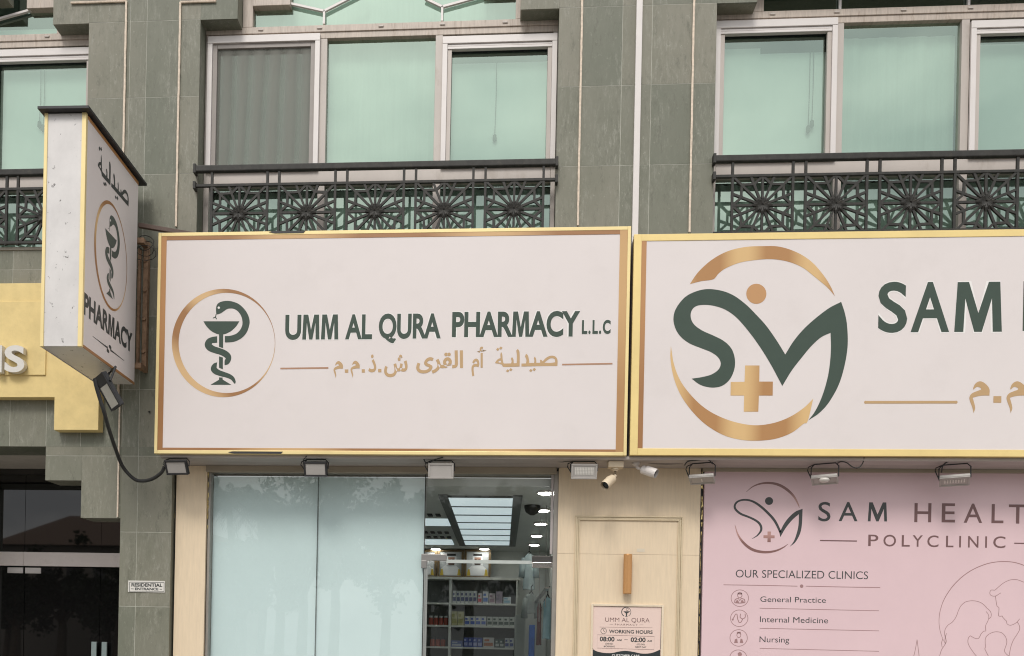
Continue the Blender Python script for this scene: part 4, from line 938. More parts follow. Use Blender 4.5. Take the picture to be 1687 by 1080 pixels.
# pink clinic board
pb = thing('clinic_board', (PX(1500, 1000, YP), YP, 0), 'pink clinic board listing specialized clinics beside a family line drawing', 'notice board')
bx0, bx1 = PX(1158, 930, YP), PX(2240, 930, YP)
MB().box(bx0, bx1, YP - .004, YP + .3, 0, zhead).build('board_panel', M_pink, pb)
prK = Print((bx0, YP - .004, 0), (1, 0, 0), (0, -1, 0), .0008)
k3 = lambda p: (1180 + p[0] / 3.6, 780 + p[1] / 3.6)
k5 = lambda p: (1140 + p[0] / 3.084, 750 + p[1] / 3.084)
k6 = lambda p: (1500 + p[0] / 6.0, 900 + p[1] / 6.0)
mb = MB()
prK.stroke(mb, [(213, 386), (245, 365), (266, 335), (262, 305), (238, 280), (195, 258), (145, 238), (115, 212), (110, 188), (128, 165), (165, 155), (210, 162), (255, 188), (305, 232), (348, 282), (381, 348)], [2, 8, 13, 14, 13, 12, 13, 13, 12, 11, 11, 12, 14, 15, 15, 13], k3)
prK.fill(mb, [[(372, 340), (380, 376), (410, 325), (450, 275), (490, 240), (488, 300), (478, 350), (460, 400), (435, 434), (470, 405), (497, 355), (508, 300), (512, 208), (470, 225), (430, 260), (400, 300), (382, 335)]], k3)
prK.fill(mb, [ell(313, 162, 24, 23.5, 28)], k3, False)
mb.build('letter_emblem', M_ink, pb)
mb = MB()
prK.stroke(mb, [(178, 108), (215, 78), (260, 60), (315, 55), (370, 66), (420, 95), (460, 135), (485, 180), (493, 203)], [2, 6, 10, 13, 16, 16, 13, 8, 2], k3)
prK.stroke(mb, [(110, 303), (128, 360), (160, 408), (205, 445), (255, 462), (310, 465), (360, 455), (400, 436), (424, 418)], [2, 9, 15, 17, 16, 14, 11, 7, 2], k3)
prK.fill(mb, [[(304, 343), (324, 343), (324, 365), (346, 366), (346, 383), (323, 383), (323, 406), (303, 406), (304, 383), (280, 382), (280, 365), (304, 365)]], k3, False)
mb.build('emblem_arcs', M_roseC, pb)
mb = MB()
for ch, a, b, dy in (('S', 641, 703, 0), ('A', 745, 841, 0), ('M', 893, 991, 1)): prK.text(mb, ch, *k5((a, 333 + dy)), *k5((b, 334 + dy)), 31, .004)
prK.text(mb, 'OUR SPECIALIZED CLINICS', *k5((222, 619)), *k5((894, 629)), 12.6, -.004)
prK.text(mb, 'General Practice', *k5((347, 743)), *k5((680, 749)), 8.8, -.002); prK.text(mb, 'Internal Medicine', *k5((345, 847)), *k5((691, 852)), 9.4, -.002); prK.text(mb, 'Nursing', *k5((343, 948)), *k5((494, 951)), 9.4, -.002)
mb.build('lettering', M_ink, pb)
mb = MB()
for ch, a, b, dy in (('H', 1129, 1215, 4), ('E', 1268, 1336, 5), ('A', 1380, 1474, 7), ('L', 1521, 1582, 9), ('T', 1608, 1700, 11), ('H', 1745, 1830, 14)): prK.text(mb, ch, *k5((a, 334 + dy)), *k5((b, 335 + dy)), 31, .006)
for ch, a, b in (('P', 895, 946), ('O', 972, 1036), ('L', 1065, 1106), ('Y', 1120, 1172), ('C', 1195, 1252), ('L', 1290, 1328), ('I', 1357, 1366), ('N', 1402, 1455), ('I', 1489, 1498), ('C', 1530, 1592)):
    yb_ = 460 + (a - 893) / 697 * 10; prK.text(mb, ch, *k5((a, yb_)), *k5((b, yb_ + .5)), 18.6, .006)
prK.stroke(mb, [(650, 432), (838, 435)], 6.5, k5); prK.stroke(mb, [(1637, 446), (1830, 449)], 6.5, k5)
mb.build('rose_lettering', M_rose, pb)
mb = MB()
prK.stroke(mb, [(160, 657), (350, 660), (536, 664)], 3.6, k5); prK.stroke(mb, [(578, 664), (760, 668), (956, 671)], 3.6, k5); prK.fill(mb, [ell(557, 664, 9, 9, 16)], k5, False)
for y0, y1 in ((776, 789), (878, 891), (980, 995)): prK.stroke(mb, [(344, y0), (950, y1)], 3, k5)
for cx, cy in ((243, 725), (240, 827), (237, 927), (235, 1030)): prK.stroke(mb, ell(cx, cy, 44, 42, 40), 3, k5, True)
mb.build('rule_lines', M_roseL, pb)
mb = MB()    # little icons in the circles
prK.stroke(mb, ell(243, 710, 11, 13, 18), 3.5, k5, True); prK.fill(mb, [[(231, 706), (233, 697), (253, 697), (255, 706)]], k5, False); prK.stroke(mb, [(217, 748), (220, 732), (236, 726), (243, 738), (250, 726), (266, 732), (269, 748), (243, 750)], 4.5, k5, True); prK.fill(mb, [[(222, 747), (226, 736), (234, 734), (239, 747)]], k5, False); prK.fill(mb, [[(247, 747), (252, 734), (260, 736), (264, 747)]], k5, False)
prK.stroke(mb, ell(238, 913, 10, 12, 18), 3.5, k5, True); prK.fill(mb, [[(229, 896), (247, 896), (249, 904), (227, 904)]], k5, False); prK.fill(mb, [[(214, 953), (218, 934), (229, 930), (233, 953)]], k5, False); prK.fill(mb, [[(243, 953), (247, 930), (256, 934), (261, 953)]], k5, False)
prK.stroke(mb, [(207, 832), (213, 822), (221, 806), (229, 806), (232, 830), (240, 850), (250, 846), (257, 830)], 4, k5); prK.stroke(mb, [(247, 804), (245, 822), (257, 831), (270, 822), (270, 804)], 4, k5); prK.fill(mb, [ell(207, 834, 5, 5, 10)], k5, False)
prK.fill(mb, [ell(243, 1010, 11, 11, 14)], k5, False); prK.fill(mb, [[(215, 1040), (225, 1025), (240, 1022), (255, 1030), (258, 1045)]], k5, False)
mb.build('clinic_icons', M_roseL, pb)
mb = MB()    # family line drawing
circ = [(345, 962), (318, 910), (297, 850), (285, 790), (282, 720), (292, 640), (320, 550), (365, 465), (430, 378), (510, 300), (600, 237), (700, 190), (800, 160), (920, 148), (1030, 158), (1130, 190), (1240, 245), (1340, 330), (1420, 440), (1460, 560)]
prK.stroke(mb, circ, [3, 4, 5, 5, 5, 6, 6, 7, 8, 8, 8, 8, 8, 8, 8, 8, 8, 8, 8, 8], k6)
for q in ([(893, 458), (870, 472), (845, 488), (815, 490), (790, 478), (784, 455), (795, 432), (815, 430), (835, 430), (870, 400), (920, 360), (980, 332), (1040, 326), (1085, 338), (1125, 352), (1200, 345)],
          [(840, 490), (846, 540), (856, 590), (873, 603), (873, 640), (869, 685), (885, 690), (906, 686), (913, 700), (924, 712), (932, 722), (948, 738), (955, 765), (985, 778), (1020, 768), (1055, 745), (1078, 715)],
          [(1055, 745), (1075, 780), (1078, 820), (1055, 865), (1020, 920), (995, 980), (978, 1060), (972, 1120)],
          [(748, 643), (768, 670), (774, 700), (765, 735), (745, 775), (742, 810), (745, 835), (722, 838), (708, 852), (695, 868), (685, 890), (668, 910), (640, 908), (610, 893), (592, 882), (572, 905), (568, 950), (590, 1000), (640, 1070), (680, 1110)],
          [(775, 715), (795, 695), (797, 660), (780, 630), (755, 608), (730, 580), (690, 552), (640, 538), (590, 537), (540, 550), (500, 585), (475, 630), (450, 695), (415, 745), (370, 778), (342, 820), (338, 870), (350, 915), (352, 945), (330, 985), (305, 1025), (288, 1080)],
          [(356, 858), (345, 890), (340, 930), (345, 960)], [(318, 915), (308, 950), (312, 990), (318, 995)],
          [(770, 1085), (750, 1045), (735, 1012), (742, 990), (738, 950), (742, 905), (770, 870), (815, 848), (860, 843), (905, 855), (940, 895), (952, 945), (940, 990), (928, 1030), (945, 1060), (975, 1085)],
          [(20, 1130), (45, 1030), (65, 920), (75, 1000), (90, 1130)]):
    prK.stroke(mb, q, 5.5, k6, corner=75)
mb.build('family_line_drawing', M_roseL, pb)

# ================================================================== FLOODLIGHTS, CAMERAS, CABLES
def flood_local(w, h, d, tilt, dark, grid):
    """hangs from a stirrup at the origin; face tilted; returns (thing builder)"""
    def make(loc, label, yaw=0., drop=.10):
        t = thing('floodlight', loc, label, 'floodlight', 'floodlights under the signs')
        mat = M_black if dark else M_fgrey
        ca, sa = math.cos(tilt), math.sin(tilt); cw, sw = math.cos(yaw), math.sin(yaw)
        def tr(x, y, z):     # local lamp frame -> hung and tilted
            y2, z2 = y * ca - z * sa, y * sa + z * ca
            z2 -= drop; x2 = x
            return (loc[0] + x2 * cw - y2 * sw, loc[1] + x2 * sw + y2 * cw, loc[2] + z2)
        def tb(mb, x0, x1, y0, y1, z0, z1): mb.hexa([tr(*q) for q in ((x0, y0, z0), (x1, y0, z0), (x1, y1, z0), (x0, y1, z0), (x0, y0, z1), (x1, y0, z1), (x1, y1, z1), (x0, y1, z1))]); return mb
        tb(MB(), -w / 2, w / 2, -d, 0, -h / 2, h / 2).build('housing', mat, t, bevel=.008)
        fm = MB(); tb(fm, -w / 2, w / 2, -d - .012, -d - .0005, h / 2 - .022, h / 2); tb(fm, -w / 2, w / 2, -d - .012, -d - .0005, -h / 2, -h / 2 + .022); tb(fm, -w / 2, -w / 2 + .022, -d - .012, -d - .0005, -h / 2 + .0225, h / 2 - .0225); tb(fm, w / 2 - .022, w / 2, -d - .012, -d - .0005, -h / 2 + .0225, h / 2 - .0225)
        fm.build('bezel', mat, t, bevel=.004)
        ln = MB(); tb(ln, -w / 2 + .0225, w / 2 - .0225, -d - .004, -d - .0006, -h / 2 + .0225, h / 2 - .0225); lo = ln.build('lens', M_lens, t)
        if grid:
            gm = MB(); nx, nz = grid
            for i in range(nx):
                for k in range(nz):
                    x = -w / 2 + .04 + (w - .08) * (i + .5) / nx; z = -h / 2 + .05 + (h - .09) * (k + .5) / nz
                    tb(gm, x - .0065, x + .0065, -d - .0085, -d - .0042, z - .007 if nz > 1 else z - .03, z + .007 if nz > 1 else z + .03)
            gm.build('led_array', M_white, lo)
        br = MB(); hw = w / 2 + .006
        L = lambda x, y, z: (loc[0] + x * cw - y * sw, loc[1] + x * sw + y * cw, loc[2] + z)
        br.tube([L(-hw, -.01, -drop), L(-hw, 0, -.04), L(-hw + .035, 0, -.004), L(hw - .035, 0, -.004), L(hw, 0, -.04), L(hw, -.01, -drop)], .007, 6)
        br.build('stirrup', M_black, t)
        cb = MB(); cb.tube([L(-hw + .03, .0, -.006), L(-hw - .03, .0, -.03), L(-hw - .035, -.02, -.07), L(-hw + .01, .0, -drop - .02)], .006, 6); cb.build('cable', M_rubber, t)
        return t
    return make
zs_ = sz0 - .031
def hang(px, y=-.30): return (PX(px, 770, y), y, zs_)
flood_local(.27, .17, .04, R(28), True, None)(hang(293, -.36), 'black floodlight at the left end under the pharmacy sign', R(-5), .10)
flood_local(.27, .17, .04, R(20), True, None)(hang(521, -.33), 'black floodlight under the middle of the pharmacy sign', 0, .11)
flood_local(.29, .175, .05, R(8), False, None)(hang(727, -.30), 'grey white floodlight over the top corner of the shop door', 0, .125)
flood_local(.29, .17, .05, R(15), False, (12, 5))(hang(962, -.30), 'white floodlight with an LED grid beside the tilted beige camera', 0, .115)
flood_local(.27, .16, .035, R(70), False, (1, 1))(hang(1157, -.25), 'tilted white floodlight at the edge of the pink board', R(-22), .165)
flood_local(.27, .16, .035, R(70), False, (1, 1))(hang(1359, -.25), 'tilted white floodlight above the small letter emblem', R(-26), .16)
flood_local(.29, .18, .035, R(68), False, (8, 1))(hang(1573, -.25), 'tilted white floodlight with bright bars at the far right', R(-26), .16)
c_ = P(1340 + 15, 793, -.2)
m_ = MB(); 
def cable(pts, r, label, cat='cable', name='cable', grp=None):
    q = smooth3(pts); o = MB().tube(q, r, 8).build(name, M_rubber, None, smooth=True); return tag(o, label, cat, grp)
def smooth3(pts, sub=8):
    V = [Vector(p) for p in pts]; n = len(V); out = []
    for i in range(n - 1):
        p1, p2 = V[i], V[i + 1]; p0 = V[i - 1] if i else p1 * 2 - p2; p3 = V[i + 2] if i < n - 2 else p2 * 2 - p1
        for k in range(sub):
            t = k / sub; out.append(.5 * ((2 * p1) + (p2 - p0) * t + (2 * p0 - 5 * p1 + 4 * p2 - p3) * t * t + (3 * p1 - p0 - 3 * p2 + p3) * t ** 3))
    return out + [V[-1]]
cable([P(1380, 763, -.30), P(1386, 760, -.38), P(1395, 762, -.38), P(1405, 769, -.38), P(1414, 770, -.38), P(1421, 763, -.38), P(1424, 751, -.39)], .006, 'thin looped cable beside the floodlight above the small emblem')
cable([P(1551, 778, -.26), P(1553, 768, -.32), P(1560, 761, -.34), P(1572, 758, -.36), P(1584, 756, -.36)], .007, 'thin looped cable at the far right floodlight')
cable([P(1128, 766, -.32), P(1133, 760, -.36), P(1146, 758, -.37), P(1166, 757, -.37), P(1174, 764, -.34)], .007, 'thin curled cable above the floodlight at the pink board edge')
cable([P(905, 757, -.25), P(925, 760, -.25), P(938, 759, -.28), P(990, 757, -.28), P(1005, 757, -.25), P(1026, 757, -.22), P(1080, 763, -.18), P(1125, 763, -.18)], .010, 'dark cable along the soffit above the two security cameras')
cable([P(270.5, 769, -.33), P(266, 778, -.3), P(252, 788, -.25), P(235, 792, -.22), P(220, 788, -.25), P(202, 768, -.35), P(190, 738, -.6), P(179, 705, -.9), P(172, 680, -1.05), P(164, 655, -1.1), P(159, 638, -1.12), P(156, 624, -1.12)], .021, 'thick black cable sagging from the blade sign lamp to the pharmacy sign')
# blade sign lamp
bl = Vector((P(172, 612, -.95).x, -.95, zb0))
t = thing('floodlight', tuple(bl), 'black floodlight hanging under the blade sign', 'floodlight', None)
m_ = MB(); c4 = [P(158, 618, -1.10), P(188, 622, -.80)]
lampc = P(177, 645, -.95)
# lamp built in its own frame: long axis along the blade, face to the street and down
ax = Vector((.42, .30, -.86)).normalized(); wdir = Vector((.75, -.62, .12)); wdir = (wdir - ax * wdir.dot(ax)).normalized(); nf = ax.cross(wdir)
if nf.y > 0: nf = -nf
def lampbox(mb, a0, a1, b0, b1, n0, n1):
    mb.hexa([lampc + ax * a + wdir * b + nf * c for a, b, c in ((a0, b0, n0), (a1, b0, n0), (a1, b1, n0), (a0, b1, n0), (a0, b0, n1), (a1, b0, n1), (a1, b1, n1), (a0, b1, n1))]); return mb
hl, hw_ = .19, .11
lampbox(MB(), -hl, hl, -hw_, hw_, -.05, 0).build('housing', M_black, t, bevel=.008)
m_ = MB(); lampbox(m_, -hl, hl, -hw_, -hw_ + .02, .0005, .012); lampbox(m_, -hl, hl, hw_ - .02, hw_, .0005, .012); lampbox(m_, -hl, -hl + .12, -hw_ + .0205, hw_ - .0205, .0005, .006); lampbox(m_, hl - .02, hl, -hw_ + .0205, hw_ - .0205, .0005, .012); m_.build('bezel', M_black, t)
lampbox(MB(), -hl + .1205, hl - .0205, -hw_ + .0205, hw_ - .0205, .0005, .004).build('lens', pm('pale_lens', (.62, .60, .54), .3), t)
m_ = MB(); e0 = lampc - ax * hl * .4 - wdir * (hw_ + .012) - nf * .02; e1 = lampc - ax * hl * .4 + wdir * (hw_ + .012) - nf * .02
m_.tube([e0, Vector((e0.x + .05, e0.y + .1, zb0 - .03)), Vector((e0.x + .06, e0.y + .12, zb0 - .008)), Vector((e1.x - .0, e1.y + .12, zb0 - .008)), Vector((e1.x, e1.y + .1, zb0 - .04)), e1], .013, 6); m_.build('stirrup', M_black, t)
# security cameras
def seccam(base, aim, label, col, box):
    t = thing('security_camera', base, label, 'security camera', 'security cameras under the signs'); B = Vector(base); a = Vector(aim).normalized()
    if box: MB().box(B.x - .085, B.x + .085, B.y - .06, B.y + .06, B.z - .075, B.z - .001).build('junction_box', col, t, bevel=.005); top = B + Vector((0, 0, -.0755))
    else: top = B + Vector((0, 0, -.001))
    MB().tube([top, top + Vector((0, 0, -.018)), top + Vector((0, 0, -.02)), top + Vector((0, 0, -.034))], [.045, .045, .032, .026], 20).build('mount_base', col, t, smooth=False)
    j = top + Vector((0, 0, -.085)) if box else top + Vector((.02, -.02, -.06))
    MB().tube([top + Vector((0, 0, -.03)), j, j + a * .05], [.017, .021, .017], 12).build('arm', col, t, smooth=True)
    s = j + a * .045
    side = a.cross(Vector((0, 0, 1))).normalized(); up = side.cross(a)
    MB().tube([s, s + a * .012, s + a * .13, s + a * .155], [.036, .049, .049, .048], 20).build('camera_body', col, t, smooth=False)
    e = s + a * .1555
    MB().tube([e - a * .004, e + a * .004], .043, 20).build('lens_face', pm('black_lens_glass', (.012, .012, .013), .15), t)
    m_ = MB(); m_.tube([s + a * .06 + up * .008, s + a * .16 + up * .008, s + a * .185 + up * .008], [.053, .053, .051], 20, cap=False)
    m_.build('sun_hood', col, t)
    return t
M_bcam = pm('yellowed_plastic', (.66, .55, .40), .4, var=.06)
seccam((PX(1014, 757, -.28), -.28, zs_), (-.55, -.55, -.62), 'yellowed bullet camera hanging from a box and pointing down left', M_bcam, True)
seccam((PX(1048, 760, -.22), -.22, zs_), (.72, -.40, -.36), 'white bullet camera pointing right under the clinic sign', M_sash, False)
cable([P(505, 751, -.40), P(500, 758, -.36), P(501, 766, -.34), P(507, 771, -.34), P(510, 778, -.34), P(516, 783, -.34), P(523, 783, -.34), P(527, 778, -.34)], .006, 'thin looped cable beside the middle black floodlight')
cable([P(697, 751, -.38), P(700, 760, -.34), P(706, 763, -.36), P(716, 757, -.38), P(730, 753, -.4)], .007, 'thin cable beside the floodlight over the shop door')
# sensor dome under one floodlight
o = MB().tube([P(1358, 791, -.3) + Vector((0, 0, .02)), P(1358, 791, -.3), P(1358, 791, -.3) - Vector((0, 0, .02))], [.05, .06, .03], 14).build('motion_sensor', M_white, None, smooth=True)
tag(o, 'small round sensor below the floodlight above the small emblem', 'sensor')
o = MB().tube([P(198 + 48, 678, -.001), P(198 + 48, 678, -.02)], .012, 8).build('anchor_bolt', M_iron, None); tag(o, 'dark anchor bolt left in the stone beside the pharmacy sign', 'bolt')

# ================================================================== PHARMACY INTERIOR
CEIL = 3.5; BK = 7.3
ix0, ix1 = PX(343, 900, YGs) - .3, PX(917, 900, YGs) + .28
M_iwall = pm('shop_wall_paint', (.56, .58, .55), .7, var=.03); M_iceil = pm('shop_ceiling_board', (.58, .60, .58), .8, var=.04)
il = MB(); il.box(ix0 - .1, ix0, .37, BK, 0, CEIL).box(ix1, ix1 + .1, .37, BK, 0, CEIL).box(ix0, ix1, BK, BK + .1, 0, CEIL); il.build('shop_walls', M_iwall, bld)
il = MB(); il.box(ix0 - .1, ix1 + .1, .22, BK + .1, CEIL, CEIL + .1)
il.build('shop_ceiling', M_iceil, bld)
il = MB().box(ix0, ix1, .22, BK, .002, .012).build('shop_floor', pm('pale_floor_tile', (.45, .45, .43), .3), bld)
def ci(px, py):      # point on the ceiling
    d = ray(px, py); return CAM + d * ((CEIL - .012 - EYE) / d.z)
t = thing('ceiling_light_panel', (0, 4, CEIL - .03), 'long slatted ceiling light panel inside the pharmacy', 'ceiling light')
fl_, fr_ = ci(738, 818), ci(845, 818); bk_ = ci(799, 898); xl_, xr_ = fl_.x, fr_.x; ya, yb = fl_.y, bk_.y
nsl = 7
M_lp = emit_mat('lit_panel', (.78, .93, .97), .32)
for i in range(nsl):
    a = ya + (yb - ya) * i / nsl + .03; b = ya + (yb - ya) * (i + 1) / nsl - .03
    MB().box(xl_, xr_, a, b, CEIL - .012, CEIL - .002).build('diffuser', M_lp, t)
m_ = MB(); m_.box(xl_ - .12, xl_ - .002, ya - .1, yb + .1, CEIL - .02, CEIL - .001).box(xr_ + .002, xr_ + .12, ya - .1, yb + .1, CEIL - .02, CEIL - .001)
for i in range(nsl + 1):
    y = ya + (yb - ya) * i / nsl; m_.box(xl_ - .001, xr_ + .001, y - .028, y + .028, CEIL - .02, CEIL - .001)
m_.build('panel_frame', pm('grey_panel_frame', (.16, .17, .165), .6), t)
t = thing('ceiling_light_panel', (xl_ - .8, 4.4, CEIL - .03), 'second slatted ceiling light partly hidden at the door edge', 'ceiling light')
for (p1, p2) in ((855, 866), (889, 897)):
    q1, q2 = ci(700, p1), ci(700, p2); MB().box(xl_ - 1.5, ci(744, p1).x, q1.y, q2.y, CEIL - .012, CEIL - .002).build('diffuser', M_lp, t)
m_ = MB()
for p1 in (847, 876, 884):
    q1 = ci(720, p1)
    for k in range(7): m_.box(xl_ - 1.0 + .12 * k, xl_ - .93 + .12 * k, q1.y, q1.y + .22, CEIL - .014, CEIL - .002)
m_.build('vent_louvre', pm('dark_louvre', (.03, .03, .03), .6), t)
M_dl = emit_mat('downlight_glow', (1, .97, .9), 18.0)
for i, (a, b, lab) in enumerate(((899, 811, 'round downlight nearest the door head at the right'), (894, 840, 'second round downlight in the right row'), (891, 862, 'third round downlight in the right row'), (884, 882, 'fourth round downlight in the right row'), (880, 897, 'farthest round downlight in the right row'), (718, 903.5, 'round downlight above the left portrait'), (798, 903.5, 'round downlight beside the lit panel end above the right portrait'))):
    c = ci(a, b); t = thing('downlight', (c.x, c.y, CEIL - .02), lab, 'downlight', 'round downlights inside the pharmacy')
    MB().tube([(c.x, c.y, CEIL - .03), (c.x, c.y, CEIL - .002)], .085, 20).build('glowing_disc', M_dl, t)
    m_ = MB(); rr = [(c.x + .10 * math.cos(k * .314), c.y + .10 * math.sin(k * .314), CEIL - .012) for k in range(21)]; m_.tube(rr, .014, 6, False).build('trim_ring', M_white, t)
c = ci(877, 834); t = MB().tube([(c.x, c.y, CEIL - .001), (c.x, c.y, CEIL - .03), (c.x, c.y, CEIL - .09), (c.x, c.y, CEIL - .13)], [.11, .11, .09, .03], 16).build('dome_camera', M_iron, None, smooth=True); tag(t, 'dark dome camera on the pharmacy ceiling', 'camera')
# shelves
YSh = 6.9
su = thing('shelf_unit', (PX(770, 1040, YSh), YSh, 0), 'pale open shelf unit stocked with medicine at the back of the pharmacy', 'shelves')
M_shelf = pm('pale_shelf_laminate', (.62, .62, .57), .5, var=.03)
u0_, u1_, u2_ = PX(676, 1000, YSh), PX(741.5, 1000, YSh), PX(851, 1000, YSh)
ztop = PZ(770, 954.5, YSh); zsh = [PZ(770, y, YSh) for y in (993, 1030, 1065.5, 1101)]
m_ = MB()
for x, w in ((u0_, .05), (u1_, .05), (u2_, .03)): m_.box(x - w / 2, x + w / 2, YSh, BK - .02, 0, ztop - .0005)
m_.each('upright', M_shelf, su)
MB().box(u0_ - .05, u2_ + .05, YSh - .02, BK - .02, ztop, ztop + .05).build('top_board', M_shelf, su)
for z in zsh:
    MB().box(u0_ + .0255, u1_ - .0255, YSh + .002, BK - .02, z - .035, z).box(u1_ + .0255, u2_ - .0155, YSh + .002, BK - .02, z - .035, z).build('shelf', M_shelf, su)
MB().box(u0_, u2_, BK - .018, BK - .004, 0, ztop).build('back_panel', pm('grey_shelf_back', (.16, .165, .155), .7), su)
# goods
def goods(kind, px0, px1, pyt, row, label, grp, col, col2, n=1, cat='medicine box'):
    z = zsh[row]; yb_ = YSh + .05
    mats = (pm(kind + '_print', col, .45, var=.05), pm(kind + '_band', col2, .45, var=.3, scale=60))
    proto = None; ww = (PX(px1, 1040, yb_) - PX(px0, 1040, yb_)) / n; hgt = max(.06, PZ((px0 + px1) / 2, pyt, yb_) - z)
    for i in range(n):
        loc = (PX(px0, 1040, yb_) + ww * (i + .5), yb_, z + .001)
        if proto is None:
            t = thing(kind, loc, label, cat, grp); w = ww * .47; X0 = loc[0]
            if cat == 'jar':
                MB().tube([(X0, yb_ + .08, z + .001), (X0, yb_ + .08, z + hgt * .72), (X0, yb_ + .08, z + hgt * .8)], [w, w, w * .8], 12).build('jar_body', mats[0], t)
                MB().tube([(X0, yb_ + .08, z + hgt * .8 + .001), (X0, yb_ + .08, z + hgt)], w * .82, 12).build('lid', mats[1], t)
            else:
                MB().box(X0 - w, X0 + w, yb_, yb_ + .16, z + .001, z + hgt).build('carton', mats[0], t)
                MB().box(X0 - w * .85, X0 + w * .75, yb_ - .003, yb_ - .0005, z + hgt * .15, z + hgt * .48).box(X0 - w * .8, X0 + w * .1, yb_ - .003, yb_ - .0005, z + hgt * .62, z + hgt * .82).build('printed_band', mats[1], t)
            proto = t
        else:
            c = copy_tree(proto); c.location = loc
wht = (.55, .56, .55)
goods('small_carton', 744, 785, 973, 0, 'small white carton with dark prints in the row on the upper shelf', 'white cartons on the upper shelf', wht, (.12, .13, .22), 6)
goods('carton', 786, 793, 977, 0, 'thin red and white carton between the white cartons on the upper shelf', None, (.5, .45, .45), (.4, .05, .06))
goods('carton', 794, 804, 974, 0, 'white carton with a blue foot on the upper shelf', None, (.6, .6, .6), (.10, .18, .42))
goods('carton', 804.5, 815, 977, 0, 'pale pink carton on the upper shelf', None, (.48, .42, .44), (.25, .16, .2))
goods('carton', 815.5, 827, 974, 0, 'mauve carton on the upper shelf', None, (.34, .29, .34), (.28, .24, .29))
goods('carton', 828, 841, 983, 0, 'low white and pale blue carton at the end of the upper shelf', None, (.55, .6, .62), (.25, .40, .5))
goods('yellow_carton', 743, 764, 1007, 1, 'pale yellow carton at the start of the middle shelf', 'yellow cartons on the middle shelf', (.48, .45, .26), (.35, .33, .14), 2)
goods('blue_white_carton', 765, 801, 1015, 1, 'white carton with blue print on the middle shelf', 'blue and white cartons on the middle shelf', wht, (.10, .15, .42), 4)
goods('green_white_carton', 802, 848, 1016, 1, 'white carton with green black print on the middle shelf', 'green and white cartons on the middle shelf', (.50, .52, .48), (.06, .09, .07), 5)
goods('flat_carton', 743, 763, 1055, 2, 'flat dark blue carton lying on the lower shelf', None, (.10, .14, .32), (.35, .38, .45))
goods('blue_carton', 764, 795, 1050, 2, 'deep blue carton on the lower shelf', 'deep blue cartons on the lower shelf', (.07, .10, .33), (.30, .34, .55), 4)
goods('carton', 796, 815, 1050, 2, 'white carton with an orange red patch on the lower shelf', None, (.52, .50, .48), (.42, .15, .07))
goods('dark_carton', 816, 831, 1053, 2, 'dark green and white carton on the lower shelf', 'dark green cartons on the lower shelf', (.05, .085, .075), (.45, .47, .45), 2)
goods('carton', 832, 847, 1051, 2, 'white carton with a navy triangle print on the lower shelf', 'white and navy cartons on the lower shelf', (.52, .54, .55), (.06, .09, .25), 2)
goods('jar', 705, 738, 1014, 1, 'red labelled jar with white lid on the middle left shelf', 'red jars on the middle shelf', (.32, .07, .045), (.55, .55, .53), 4, 'jar')
goods('dark_lid_jar', 708, 734, 1050, 2, 'red labelled jar on the lower left shelf', 'red jars on the lower shelf', (.32, .08, .05), (.10, .09, .09), 3, 'jar')
